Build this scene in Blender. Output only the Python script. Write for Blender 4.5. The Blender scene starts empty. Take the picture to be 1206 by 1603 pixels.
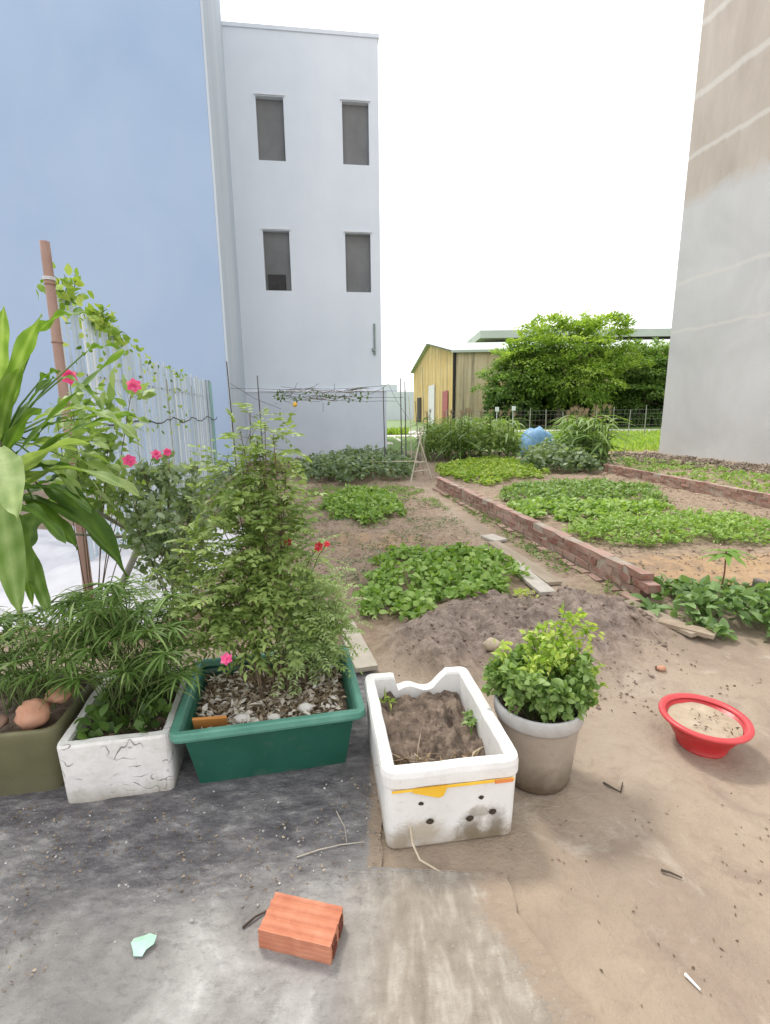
import bpy, math, random
import numpy as np
from mathutils import Vector, Matrix, noise as mn
random.seed(7); rng = np.random.default_rng(11)
SC = bpy.context.scene; COL = SC.collection
PI = math.pi; rad = math.radians
# ------------------------------------------------------------------ camera
FPX = 765.0; PITCH = rad(11.5); ROLL = rad(0.6); EYE = 1.4
Fv = Vector((0, math.cos(PITCH), -math.sin(PITCH))); R0 = Vector((1, 0, 0)); U0 = Vector((0, math.sin(PITCH), math.cos(PITCH)))
Rv = R0*math.cos(ROLL) - U0*math.sin(ROLL); Uv = U0*math.cos(ROLL) + R0*math.sin(ROLL)
cam = bpy.data.cameras.new('camera'); camo = bpy.data.objects.new('camera', cam); COL.objects.link(camo)
cam.sensor_fit = 'VERTICAL'; cam.sensor_height = 24; cam.lens = 24*FPX/1603; cam.clip_start = .05; cam.clip_end = 2000
M = Matrix((Rv, Uv, -Fv)).transposed().to_4x4(); M.translation = (0, 0, EYE); camo.matrix_world = M
SC.camera = camo
# ------------------------------------------------------------------ sky, sun, exposure
SUN_EL, SUN_AZ = rad(58), rad(-32)          # azimuth from +Y (north) towards +X
w = bpy.data.worlds.new('World'); SC.world = w; w.use_nodes = True
nt = w.node_tree; bg = nt.nodes['Background']
sky = nt.nodes.new('ShaderNodeTexSky'); sky.sky_type = 'NISHITA'; sky.sun_disc = False
sky.sun_elevation = SUN_EL; sky.sun_rotation = SUN_AZ; sky.air_density = 1.2; sky.dust_density = 4
tc = nt.nodes.new('ShaderNodeTexCoord'); nz = nt.nodes.new('ShaderNodeTexNoise'); nz.inputs['Scale'].default_value = 2.2; nz.inputs['Detail'].default_value = 5
cr = nt.nodes.new('ShaderNodeValToRGB'); cr.color_ramp.elements[0].color = (10.5, 10.7, 11.2, 1); cr.color_ramp.elements[1].color = (13.5, 13.4, 13.3, 1)
cr.color_ramp.elements[0].position = .3; cr.color_ramp.elements[1].position = .65
mx = nt.nodes.new('ShaderNodeMix'); mx.data_type = 'RGBA'; mx.inputs['Factor'].default_value = .85
nt.links.new(tc.outputs['Generated'], nz.inputs['Vector']); nt.links.new(nz.outputs['Fac'], cr.inputs['Fac'])
nt.links.new(sky.outputs['Color'], mx.inputs['A']); nt.links.new(cr.outputs['Color'], mx.inputs['B'])
nt.links.new(mx.outputs['Result'], bg.inputs['Color']); bg.inputs['Strength'].default_value = .118
sl = bpy.data.lights.new('sun', 'SUN'); sl.energy = 2.4; sl.angle = rad(10); sl.color = (1, .95, .87)
so = bpy.data.objects.new('sun', sl); COL.objects.link(so)
sd = Vector((math.sin(SUN_AZ)*math.cos(SUN_EL), math.cos(SUN_AZ)*math.cos(SUN_EL), math.sin(SUN_EL)))
so.rotation_euler = sd.to_track_quat('Z', 'Y').to_euler(); so.location = sd*60
SC.view_settings.view_transform = 'Standard'; SC.view_settings.look = 'None'; SC.view_settings.gamma = 1
SC.view_settings.exposure = 0.35

# ------------------------------------------------------------------ helpers
def ray(px, py): return Fv + Rv*((px-603)/FPX) - Uv*((py-801.5)/FPX)
def G(px, py, z=0.0):
    v = ray(px, py); t = (z-EYE)/v.z; return Vector((v.x*t, v.y*t, z))
def V(px, py, Y):
    v = ray(px, py); t = Y/v.y; return Vector((v.x*t, Y, EYE+v.z*t))
def tag(o, label=None, cat=None, group=None, kind=None):
    if label: o['label'] = label
    if cat: o['category'] = cat
    if group: o['group'] = group
    if kind: o['kind'] = kind
    return o
def empty(name, loc, rz=0):
    o = bpy.data.objects.new(name, None); COL.objects.link(o); o.location = loc; o.rotation_euler = (0, 0, rz); o.empty_display_size = .1
    return o
def link(name, me, m, parent=None, smooth=False):
    if m is not None:
        for k in (m if isinstance(m, (list, tuple)) else [m]): me.materials.append(k)
    if smooth: me.polygons.foreach_set('use_smooth', [True]*len(me.polygons))
    o = bpy.data.objects.new(name, me); COL.objects.link(o)
    if parent is not None: o.parent = parent
    return o
def copy_thing(o, loc, rz, scale, label):
    c = o.copy(); COL.objects.link(c); c.location = loc; c.rotation_euler = (0, 0, rz); c.scale = (scale,)*3; c['label'] = label
    for ch in o.children:
        d = ch.copy(); COL.objects.link(d); d.parent = c
        for g in ch.children:
            e = g.copy(); COL.objects.link(e); e.parent = d
    return c
class MB:
    def __init__(s): s.v = []; s.f = []; s.t = []
    def add(s, vs, fs, tint=.5):
        n = len(s.v); s.v += [tuple(q) for q in vs]; s.f += [tuple(i+n for i in f) for f in fs]; s.t += [tint]*len(vs)
    def box(s, c, d, rz=0, jit=0, tint=.5, M=None):
        cx, cy, cz = c; x, y, z = d[0]/2, d[1]/2, d[2]/2; ca, sa = math.cos(rz), math.sin(rz); vs = []
        for a in (-1, 1):
            for b in (-1, 1):
                for e in (-1, 1):
                    q = [a*x + random.uniform(-jit, jit), b*y + random.uniform(-jit, jit), e*z + random.uniform(-jit, jit)]
                    q = Vector((cx+q[0]*ca-q[1]*sa, cy+q[0]*sa+q[1]*ca, cz+q[2]))
                    vs.append(M @ q if M else q)
        s.add(vs, [(0, 1, 3, 2), (4, 6, 7, 5), (0, 4, 5, 1), (2, 3, 7, 6), (0, 2, 6, 4), (1, 5, 7, 3)], tint)
    def tube(s, pts, r0, r1=None, n=6, tint=.5, cap=True):
        pts = [Vector(p) for p in pts]; r1 = r0 if r1 is None else r1; k = len(pts); vs = []; fs = []
        up = None
        for i, p in enumerate(pts):
            t = (pts[min(i+1, k-1)]-pts[max(i-1, 0)]).normalized()
            if up is None:
                up = Vector((1, 0, 0)) if abs(t.x) < .8 else Vector((0, 1, 0))
            a = (up - t*up.dot(t)).normalized(); b = t.cross(a); up = a
            r = r0+(r1-r0)*i/(k-1)
            for j in range(n):
                th = 2*PI*j/n; vs.append(p + a*math.cos(th)*r + b*math.sin(th)*r)
        for i in range(k-1):
            for j in range(n):
                fs.append((i*n+j, i*n+(j+1) % n, (i+1)*n+(j+1) % n, (i+1)*n+j))
        if cap: fs.append(tuple(range(n-1, -1, -1))); fs.append(tuple(range((k-1)*n, k*n)))
        s.add(vs, fs, tint)
    def build(s, name, m, parent=None, smooth=False):
        me = bpy.data.meshes.new(name); me.from_pydata(s.v, [], s.f)
        at = me.attributes.new('tint', 'FLOAT', 'POINT'); at.data.foreach_set('value', s.t)
        me.validate(); me.update()
        return link(name, me, m, parent, smooth)
# ---- materials
def nodes(name):
    m = bpy.data.materials.new(name); m.use_nodes = True; t = m.node_tree; return m, t, t.nodes['Principled BSDF']
def ramp(t, src, stops):
    r = t.nodes.new('ShaderNodeValToRGB'); e = r.color_ramp.elements
    while len(e) < len(stops): e.new(.5)
    for i, (p, c) in enumerate(stops): e[i].position = p; e[i].color = (*c, 1)
    t.links.new(src, r.inputs['Fac']); return r.outputs['Color']
def noise_node(t, scale, detail=6, rough=.6, dist=0, vec=None, stretch=None):
    n = t.nodes.new('ShaderNodeTexNoise'); n.inputs['Scale'].default_value = scale; n.inputs['Detail'].default_value = detail
    n.inputs['Roughness'].default_value = rough; n.inputs['Distortion'].default_value = dist
    c = t.nodes.new('ShaderNodeTexCoord'); src = c.outputs['Object']
    if stretch:
        mp = t.nodes.new('ShaderNodeMapping'); mp.inputs['Scale'].default_value = stretch; t.links.new(src, mp.inputs['Vector']); src = mp.outputs['Vector']
    t.links.new(src, n.inputs['Vector']); return n.outputs['Fac']
def mixc(t, fac, a, b, mode='MIX'):
    m = t.nodes.new('ShaderNodeMix'); m.data_type = 'RGBA'; m.blend_type = mode
    for k, v in (('Factor', fac), ('A', a), ('B', b)):
        if isinstance(v, (int, float)): m.inputs[k].default_value = v
        elif isinstance(v, tuple): m.inputs[k].default_value = (*v, 1)
        else: t.links.new(v, m.inputs[k])
    return m.outputs['Result']
def math_(t, op, a, b=None, clamp=False):
    m = t.nodes.new('ShaderNodeMath'); m.operation = op; m.use_clamp = clamp
    for i, v in enumerate((a, b)):
        if v is None: continue
        if isinstance(v, (int, float)): m.inputs[i].default_value = v
        else: t.links.new(v, m.inputs[i])
    return m.outputs[0]
def mapr(t, v, a, b, c=0., d=1.):
    m = t.nodes.new('ShaderNodeMapRange'); t.links.new(v, m.inputs[0])
    for i, q in enumerate((a, b, c, d)): m.inputs[i+1].default_value = q
    return m.outputs[0]
def bump(t, b, h, dist=.01, strength=1):
    n = t.nodes.new('ShaderNodeBump'); n.inputs['Distance'].default_value = dist; n.inputs['Strength'].default_value = strength
    t.links.new(h, n.inputs['Height']); t.links.new(n.outputs['Normal'], b.inputs['Normal'])
def attr(t, name='tint'):
    a = t.nodes.new('ShaderNodeAttribute'); a.attribute_name = name; return a.outputs['Fac']
def pos(t, ax):
    c = t.nodes.new('ShaderNodeTexCoord'); s = t.nodes.new('ShaderNodeSeparateXYZ'); t.links.new(c.outputs['Object'], s.inputs[0]); return s.outputs[ax]
def simple(name, c1, c2, scale=8, rough=.8, bd=.003, bscale=None, stretch=None, detail=6, spec=.3, tint=None):
    m, t, b = nodes(name); n = noise_node(t, scale, detail, .6, .3, stretch=stretch)
    c = ramp(t, n, [(.3, c1), (.7, c2)])
    if tint: c = mixc(t, mapr(t, attr(t), 0, 1, tint[0], tint[1]), (0, 0, 0), c) if False else mixc(t, 1., c, ramp(t, attr(t), [(0, (tint[0],)*3), (1, (tint[1],)*3)]), 'MULTIPLY')
    t.links.new(c, b.inputs['Base Color']); b.inputs['Roughness'].default_value = rough; b.inputs['Specular IOR Level'].default_value = spec
    if bd: bump(t, b, noise_node(t, bscale or scale*4, 5, .6), bd)
    return m
def leafmat(name, dark, mid, light, trans=.35, rough=.5, spec=.4):
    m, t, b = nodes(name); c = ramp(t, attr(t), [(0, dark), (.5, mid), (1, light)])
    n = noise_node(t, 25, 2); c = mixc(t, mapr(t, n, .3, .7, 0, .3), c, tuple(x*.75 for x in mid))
    t.links.new(c, b.inputs['Base Color']); b.inputs['Roughness'].default_value = rough; b.inputs['Specular IOR Level'].default_value = spec
    tr = t.nodes.new('ShaderNodeBsdfTranslucent'); ms = t.nodes.new('ShaderNodeMixShader'); ms.inputs[0].default_value = trans
    c2 = mixc(t, 1., c, (1.25, 1.35, .5), 'MULTIPLY'); t.links.new(c2, tr.inputs['Color'])
    out = t.nodes['Material Output']; t.links.new(b.outputs[0], ms.inputs[1]); t.links.new(tr.outputs[0], ms.inputs[2]); t.links.new(ms.outputs[0], out.inputs['Surface'])
    return m
# ---- leaves
def tmpl_ovate():
    v = [(0, 0, 0), (.33, 0, .03), (.68, 0, 0), (1, 0, -.14), (.14, .26, .04), (.42, .5, .07), (.76, .3, .0), (.14, -.26, .04), (.42, -.5, .07), (.76, -.3, .0)]
    f = [(0, 1, 4), (4, 1, 5), (1, 2, 6, 5), (2, 3, 6), (0, 7, 1), (7, 8, 1), (1, 8, 9, 2), (2, 9, 3)]
    return v, f
def tmpl_diamond():
    return [(0, 0, 0), (.45, .5, .1), (1, 0, -.08), (.45, -.5, .1)], [(0, 2, 1), (0, 3, 2)]
def tmpl_strip(droop=.5, n=5, wp=lambda s: min(1, .35+s*2.2)*(1-s**3)):
    v = []; f = []
    for i in range(n+1):
        s = i/n; x = s*(1-.25*s*droop); z = -droop*s*s; wd = .5*wp(s)
        v += [(x, wd, z+.12*wd*.1), (x, 0, z-.02), (x, -wd, z+.12*wd*.1)]
    for i in range(n):
        a = i*3; f += [(a, a+1, a+4, a+3), (a+1, a+2, a+5, a+4)]
    return v, f
OV = tmpl_ovate(); DI = tmpl_diamond(); ST = tmpl_strip(.45); STS = tmpl_strip(.15, 3); STD = tmpl_strip(.9, 7)
def nrm(a): return a/np.maximum(np.linalg.norm(a, axis=1, keepdims=True), 1e-9)
class Leaves:
    def __init__(s): s.P = []; s.A = []; s.N = []; s.L = []; s.W = []; s.T = []
    def add(s, P, A, N, L, W, T):
        P = np.atleast_2d(P); n = len(P); bc = lambda q: np.broadcast_to(np.asarray(q, float), (n,)).copy()
        s.P.append(P); s.A.append(np.broadcast_to(np.asarray(A, float), (n, 3)).copy()); s.N.append(np.broadcast_to(np.asarray(N, float), (n, 3)).copy()); s.L.append(bc(L)); s.W.append(bc(W)); s.T.append(bc(T))
    def build(s, name, m, parent=None, tm=OV, smooth=True):
        P = np.concatenate(s.P); A = nrm(np.concatenate(s.A)); N = np.concatenate(s.N); L = np.concatenate(s.L); W = np.concatenate(s.W); T = np.clip(np.concatenate(s.T), 0, 1)
        B = nrm(np.cross(N, A)); N = np.cross(A, B); tv, tf = tm; tv = np.array(tv); k = len(tv); n = len(P)
        X = P[:, None, :] + (L[:, None]*tv[None, :, 0])[..., None]*A[:, None, :] + (W[:, None]*tv[None, :, 1])[..., None]*B[:, None, :] + (L[:, None]*tv[None, :, 2])[..., None]*N[:, None, :]
        me = bpy.data.meshes.new(name); me.vertices.add(n*k); me.vertices.foreach_set('co', X.astype(np.float32).ravel())
        lp = np.concatenate([np.array(q) for q in tf]); ln = np.array([len(q) for q in tf]); nl = len(lp)
        loops = (lp[None, :] + (np.arange(n)*k)[:, None]).ravel(); me.loops.add(n*nl); me.loops.foreach_set('vertex_index', loops.astype(np.int32))
        starts = np.concatenate([[0], np.cumsum(ln)[:-1]]); st = (starts[None, :] + (np.arange(n)*nl)[:, None]).ravel()
        me.polygons.add(n*len(tf)); me.polygons.foreach_set('loop_start', st.astype(np.int32))
        me.update(calc_edges=True)
        at = me.attributes.new('tint', 'FLOAT', 'POINT'); at.data.foreach_set('value', np.repeat(T, k).astype(np.float32))
        return link(name, me, m, parent, smooth)
def rdir(n, up=0., flat=1.):
    a = rng.normal(size=(n, 3)); a[:, 2] = a[:, 2]*flat + up; return nrm(a)
# ---- lofted shells (boxes, pots)
def outline(a, b, r, n=10, circ=False):
    if circ:
        return [(a*math.cos(2*PI*i/(n*4)), b*math.sin(2*PI*i/(n*4))) for i in range(n*4)]
    pts = []; r = min(r, a, b)
    cs = [(a-r, b-r, 0), (-a+r, b-r, PI/2), (-a+r, -b+r, PI), (a-r, -b+r, 1.5*PI)]
    for i, (cx, cy, t0) in enumerate(cs):
        for j in range(5):
            t = t0+PI/2*j/4; pts.append((cx+r*math.cos(t), cy+r*math.sin(t)))
        nx, ny, nt0 = cs[(i+1) % 4]; e = (cx+r*math.cos(t0+PI/2), cy+r*math.sin(t0+PI/2)); q = (nx+r*math.cos(nt0), ny+r*math.sin(nt0))
        for j in range(1, n): pts.append((e[0]+(q[0]-e[0])*j/n, e[1]+(q[1]-e[1])*j/n))
    return pts
def shell(name, m, parent, a, b, r, prof, n=10, circ=False, top=None, jit=0, smooth=False, js=8, cap=True):
    """prof: (offset, z) rings from the outer bottom up over the rim to the inner bottom"""
    vs = []; fs = []
    for off, z in prof:
        o = outline(a+off, b+off, max(r+off, .004), n, circ)
        for x, y in o:
            zz = z if top is None else min(z, top(x, y))
            j = mn.noise_vector(Vector((x*js, y*js, z*js)))*jit if jit else Vector((0, 0, 0))
            vs.append((x+j.x, y+j.y, zz+(j.z if z > .03 else 0)))
    k = len(o); q = len(prof)
    for i in range(q-1):
        for j in range(k): fs.append((i*k+j, i*k+(j+1) % k, (i+1)*k+(j+1) % k, (i+1)*k+j))
    if cap: fs.append(tuple(range(k-1, -1, -1))); fs.append(tuple(range((q-1)*k, q*k)))
    me = bpy.data.meshes.new(name); me.from_pydata(vs, [], fs); me.update()
    o = link(name, me, m, parent, smooth)
    if smooth and cap:
        me.polygons[len(me.polygons)-1].use_smooth = False; me.polygons[len(me.polygons)-2].use_smooth = False
    return o
def fill(name, m, parent, a, b, r, z, amp, n=10, circ=False, rings=14, sc=9, zf=None):
    o = outline(a, b, r, n, circ); vs = []; fs = []; k = len(o)
    for i in range(rings+1):
        s = max(i/rings, .02)
        for x, y in o:
            h = mn.fractal(Vector((x*sc, y*sc, 3.1+a*7)), .8, 2.2, 4)*amp + (zf(x*s, y*s) if zf else 0)
            h = mn.fractal(Vector((x*s*sc, y*s*sc, 3.1+a*7)), .8, 2.2, 4)*amp + (zf(x*s, y*s) if zf else 0)
            vs.append((x*s, y*s, z+h))
    for i in range(rings):
        for j in range(k): fs.append((i*k+j, i*k+(j+1) % k, (i+1)*k+(j+1) % k, (i+1)*k+j))
    fs.append(tuple(range(k)))
    me = bpy.data.meshes.new(name); me.from_pydata(vs, [], [tuple(reversed(f)) if len(f) == 4 else f for f in fs]); me.update(); return link(name, me, m, parent, True)

# ------------------------------------------------------------------ terrain
def gau(x, y, cx, cy, sx, sy, rz=0):
    dx, dy = x-cx, y-cy; c, s = math.cos(rz), math.sin(rz); u = (dx*c+dy*s)/sx; v = (-dx*s+dy*c)/sy; return math.exp(-(u*u+v*v)/2)
def sstep(a, b, x):
    t = max(0, min(1, (x-a)/(b-a))); return t*t*(3-2*t)
def mound(x, y):
    e = 1-((x-.85)/1.05)**2-((y-2.85)/.72)**2; e += .5*mn.noise(Vector((x*1.8, y*1.8, 4)))
    return sstep(0, .9, e)
def wallx(y): return 1.86-(y-3.39)*.1315
def rough_w(x, y):
    g = sstep(2.2, 3.2, y + .3*mn.noise(Vector((x, y, 0)))) * sstep(2.6, 1.2, x) if y < 3.4 else 1.
    g = max(g, mound(x, y)); 
    return g if y < 40 else .2
def H(x, y):
    z = .006*mn.noise(Vector((x*1.3, y*1.3, 0))) if y < 20 else 0
    if 0 < y < 30:
        g = rough_w(x, y)
        path = math.exp(-((x-(wallx(y)-.45))/.28)**2) if y > 3.4 else 0       # trodden path beside the wall
        g *= 1-.75*path
        z += g*(.045*mn.fractal(Vector((x*3.2, y*3.2, 1)), .9, 2.1, 5) + .012)
        m = mound(x, y); z += m*(.125 + .10*mn.fractal(Vector((x*2.8, y*3.4, 7)), .75, 2.2, 6)) 
        z -= .035*sstep(0, 1, 1-abs(y-3.1)/1.2)*sstep(1.9, 2.3, x)*0
        if y > 3.0 and x > wallx(y)+.1: z += .03
    return z
ys = []; y = .25
while y < 17: ys.append(y); y += .008+.0125*y
while y < 700: ys.append(y); y += .3+y*.06
ys = [-60, -30, -15, -8, -4, -2, -1, -.4, 0] + ys
xs = [0.]; x = 0
while x < 16: x += .022 + .011*max(0, x-1.2)*1.6; xs.append(x)
while x < 500: x *= 1.25; xs.append(x)
xs = [-q for q in reversed(xs[1:])] + xs
vs = []; zone = []
for yy in ys:
    for xx in xs:
        vs.append((xx, yy, H(xx, yy)))
me = bpy.data.meshes.new('ground'); nx = len(xs)
me.from_pydata(vs, [], [(j*nx+i, j*nx+i+1, (j+1)*nx+i+1, (j+1)*nx+i) for j in range(len(ys)-1) for i in range(nx-1)])
def A_(name, fn):
    at = me.attributes.new(name, 'FLOAT', 'POINT'); at.data.foreach_set('value', [fn(q[0], q[1]) for q in vs])
def f_soil(x, y): return max(rough_w(x, y)*(1-.6*(math.exp(-((x-(wallx(y)-.45))/.28)**2) if y > 3.4 else 0)), 0) if 0 < y < 30 else 0
A_('soil', f_soil)
A_('mound', lambda x, y: mound(x, y) if 1 < y < 5 else 0)
A_('orange', lambda x, y: gau(x, y, 3.3, 3.95, 1.0, .42, -.1)*1.3 + .6*gau(x, y, -.1, 5.2, .9, .5) if 1 < y < 9 else 0)
A_('grass', lambda x, y: sstep(16, 18.5, y) if y < 1e9 else 1)
m, t, b = nodes('ground')
n1 = noise_node(t, 1.3, 7, .6, .4); n2 = noise_node(t, 14, 8, .7, .5); n3 = noise_node(t, 70, 5, .7); n4 = noise_node(t, 4.5, 6, .65, .8)
mud = ramp(t, n1, [(.3, (.27, .21, .16)), (.5, (.36, .283, .21)), (.7, (.42, .345, .27))])
mud = mixc(t, mapr(t, n4, .5, .66, 0, .5), mud, (.25, .19, .145)); mud = mixc(t, mapr(t, n2, .52, .72, 0, .45), mud, (.22, .165, .12)); mud = mixc(t, mapr(t, noise_node(t, 2.2, 8, .7, 1.2), .58, .68, 0, .5), mud, (.52, .46, .38))
soil = ramp(t, n2, [(.25, (.13, .09, .062)), (.45, (.27, .195, .14)), (.62, (.37, .28, .205)), (.8, (.46, .37, .28))])
soil = mixc(t, mapr(t, n4, .5, .72, 0, .7), soil, (.31, .275, .15))
mnd = ramp(t, n2, [(.3, (.11, .082, .066)), (.48, (.22, .17, .14)), (.66, (.36, .29, .24))])
orr = ramp(t, n4, [(.35, (.28, .2, .135)), (.55, (.43, .285, .16)), (.75, (.40, .3, .21))])
grs = ramp(t, n2, [(.3, (.07, .13, .03)), (.7, (.18, .28, .07))])
c = mixc(t, mapr(t, math_(t, 'ADD', attr(t, 'soil'), math_(t, 'MULTIPLY', math_(t, 'SUBTRACT', n4, .5), 1.2)), .35, .65), mud, soil)
c = mixc(t, mapr(t, math_(t, 'ADD', attr(t, 'mound'), math_(t, 'MULTIPLY', math_(t, 'SUBTRACT', n4, .5), 1.6)), .1, .9), c, mnd)
c = mixc(t, mapr(t, math_(t, 'ADD', attr(t, 'orange'), math_(t, 'MULTIPLY', math_(t, 'SUBTRACT', n4, .5), 1.)), .45, .75), c, orr)
c = mixc(t, mapr(t, attr(t, 'grass'), .3, .7), c, grs)
t.links.new(c, b.inputs['Base Color']); t.links.new(mapr(t, math_(t, 'ADD', n4, attr(t, 'soil')), .4, .75, .38, .85), b.inputs['Roughness']); b.inputs['Specular IOR Level'].default_value = .35
hh = math_(t, 'ADD', math_(t, 'MULTIPLY', n2, math_(t, 'MAXIMUM', attr(t, 'soil'), .3)), math_(t, 'MULTIPLY', n3, .25)); bump(t, b, hh, .028, 1)
GM = m
go = link('ground', me, m, None, True); tag(go, kind='structure')

# ---- concrete pad in front, dark and wet near the planters
def pad_edge(y):   # right-hand edge of the pad
    e = .36 if y > 1.12 else .36 + (1.12-y)*.5
    return e + .025*mn.noise(Vector((y*9, 2, 0))) + .012*mn.noise(Vector((y*40, 2, 0)))
vs = []; fs = []; NXP, NYP = 150, 120
for j in range(NYP+1):
    yy = -.5 + 2.95*j/NYP
    for i in range(NXP+1):
        e = pad_edge(yy) if yy < 1.27 else -.02 + .02*mn.noise(Vector((yy*9, 5, 0))); xx = -4.2 + (e+4.2)*(1-(1-i/NXP)**2.2)
        nn = mn.fractal(Vector((xx*2, yy*2, 3)), .8, 2.1, 3)
        rip = 0
        if xx > -.1: rip = .004*math.sin(40*(yy*.35+xx) + 5*mn.noise(Vector((xx*5, yy*5, 0))))*sstep(-.1, .15, xx)*sstep(1.25, 1.1, yy)
        vs.append((xx, yy, .016 + .004*nn + rip + .003*mn.noise(Vector((xx*30, yy*12, 0))) - (.03 if i == NXP else 0)))
for j in range(NYP):
    for i in range(NXP):
        a = j*(NXP+1)+i; fs.append((a, a+1, a+NXP+2, a+NXP+1))
me = bpy.data.meshes.new('pavement'); me.from_pydata(vs, [], fs)
at = me.attributes.new('edge', 'FLOAT', 'POINT'); at.data.foreach_set('value', [sstep(.22, 0, (pad_edge(q[1])-q[0])) if q[1] < 1.27 else sstep(.1, 0, -.02-q[0]) for q in vs])
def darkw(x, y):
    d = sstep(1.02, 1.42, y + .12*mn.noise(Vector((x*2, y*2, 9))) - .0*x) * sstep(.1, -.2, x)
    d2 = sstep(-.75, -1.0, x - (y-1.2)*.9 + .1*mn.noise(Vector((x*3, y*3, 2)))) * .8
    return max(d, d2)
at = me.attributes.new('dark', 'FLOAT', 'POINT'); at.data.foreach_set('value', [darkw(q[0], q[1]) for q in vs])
at = me.attributes.new('tan', 'FLOAT', 'POINT'); at.data.foreach_set('value', [sstep(-.25, .1, q[0]+.1*mn.noise(Vector((q[0]*3, q[1]*3, 2)))-.2*(q[1]-1)) for q in vs])
m, t, b = nodes('pavement_concrete')
n1 = noise_node(t, 3.5, 7, .62, .6); n2 = noise_node(t, 26, 8, .72, .3, stretch=(1, 1.7, 1)); n3 = noise_node(t, 120, 4, .7)
lite = ramp(t, n1, [(.32, (.22, .205, .195)), (.5, (.33, .315, .30)), (.62, (.44, .425, .41)), (.7, (.56, .55, .535))]); lite = mixc(t, mapr(t, n2, .5, .68, 0, .55), lite, (.20, .185, .18))
n5 = noise_node(t, 15, 5, .6, .5, stretch=(1.5, .55, 1)); tn = ramp(t, n5, [(.3, (.27, .23, .185)), (.5, (.35, .305, .25)), (.62, (.44, .395, .335)), (.75, (.54, .495, .43))])
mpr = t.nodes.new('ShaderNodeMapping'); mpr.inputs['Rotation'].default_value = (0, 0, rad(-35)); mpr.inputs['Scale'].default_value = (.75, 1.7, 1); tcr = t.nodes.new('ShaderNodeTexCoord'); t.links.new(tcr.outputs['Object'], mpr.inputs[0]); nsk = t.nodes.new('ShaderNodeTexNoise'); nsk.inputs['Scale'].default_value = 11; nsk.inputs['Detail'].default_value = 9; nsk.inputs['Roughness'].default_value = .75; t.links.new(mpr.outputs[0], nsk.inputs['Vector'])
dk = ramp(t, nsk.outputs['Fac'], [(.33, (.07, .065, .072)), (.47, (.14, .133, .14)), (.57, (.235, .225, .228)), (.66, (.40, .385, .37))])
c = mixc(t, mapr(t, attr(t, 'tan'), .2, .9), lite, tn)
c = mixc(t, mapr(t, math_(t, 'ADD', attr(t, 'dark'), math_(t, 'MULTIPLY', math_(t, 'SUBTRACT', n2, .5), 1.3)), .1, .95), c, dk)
c = mixc(t, mapr(t, math_(t, 'ADD', attr(t, 'edge'), math_(t, 'MULTIPLY', math_(t, 'SUBTRACT', n2, .5), 1.4)), .45, .75), c, (.36, .28, .21))
v = t.nodes.new('ShaderNodeTexVoronoi'); v.inputs['Scale'].default_value = 55; tcx = t.nodes.new('ShaderNodeTexCoord'); t.links.new(tcx.outputs['Object'], v.inputs['Vector'])
spk = math_(t, 'MULTIPLY', math_(t, 'LESS_THAN', v.outputs['Distance'], .16), math_(t, 'GREATER_THAN', n1, .5)); c = mixc(t, math_(t, 'MULTIPLY', spk, .25), c, (.5, .49, .46))
t.links.new(c, b.inputs['Base Color']); t.links.new(mapr(t, attr(t, 'dark'), 0, 1, .75, .42), b.inputs['Roughness']); b.inputs['Specular IOR Level'].default_value = .4
bump(t, b, math_(t, 'ADD', n2, math_(t, 'MULTIPLY', n3, .3)), .014, 1)
po = link('pavement', me, m, None, True); tag(po, kind='structure')
# ---- pale yard and road beyond the plots
road_m = simple('road_concrete', (.42, .40, .37), (.55, .53, .49), 1.5, .85, .004)
mb = MB(); mb.add([(-4, 33, .02), (60, 30.5, .02), (60, 33.5, .02), (-4, 38, .02)], [(0, 1, 2, 3)]); mb.add([(-1.5, 18.6, .024), (2.6, 18.2, .024), (3, 31, .024), (-2, 31, .024)], [(0, 1, 2, 3)])
tag(mb.build('road', road_m), kind='structure')

# ------------------------------------------------------------------ buildings
dD = Vector((-math.sin(rad(10.5)), math.cos(rad(10.5)), 0))
def hexa(mb, p, a, b, z0, z1, tint=.5):      # box standing on corner p, horizontal edge vectors a and b
    q = [p, p+a, p+a+b, p+b]
    mb.add([Vector((k.x, k.y, z0)) for k in q]+[Vector((k.x, k.y, z1)) for k in q], [(3, 2, 1, 0), (4, 5, 6, 7), (0, 1, 5, 4), (1, 2, 6, 5), (2, 3, 7, 6), (3, 0, 4, 7)], tint)
# blue house
m, t, b = nodes('blue_paint'); n1 = noise_node(t, .35, 5, .55, .4); n2 = noise_node(t, 1.2, 6, .6, stretch=(1, 1, .25))
c = ramp(t, n1, [(.3, (.275, .40, .605)), (.7, (.35, .475, .665))]); c = mixc(t, mapr(t, n2, .5, .8, 0, .25), c, (.42, .50, .62)); c = mixc(t, mapr(t, pos(t, 'Z'), 2, 12, .45, 0), c, (.46, .56, .72))
t.links.new(c, b.inputs['Base Color']); b.inputs['Roughness'].default_value = .8; bump(t, b, noise_node(t, 40, 4), .003, .4); blue = m
pale = simple('pale_render', (.46, .525, .60), (.58, .64, .71), .8, .85, .003, 30, stretch=(1, 1, .2))
bc = Vector((-3.50, 11.3, 0)); back = Vector((-4.09, 14.70, 0)); lft = Vector((-math.cos(rad(7)), -math.sin(rad(7)), 0))*13
bh = empty('blue_house', bc); tag(bh, 'tall house with a plain light blue painted wall behind the bamboo pole', 'house')
mb = MB(); hexa(mb, Vector((0, 0, 0)), lft, (back-bc), 0, 15.5); fw = mb.build('wall', blue, bh)
mb = MB(); hexa(mb, Vector((.004, -.002, 0)), (back-bc), Vector((.05, 0, 0)), 0, 15.7); sw = mb.build('side_wall', pale, bh); sw['label'] = 'pale grey unpainted side wall'
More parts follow.
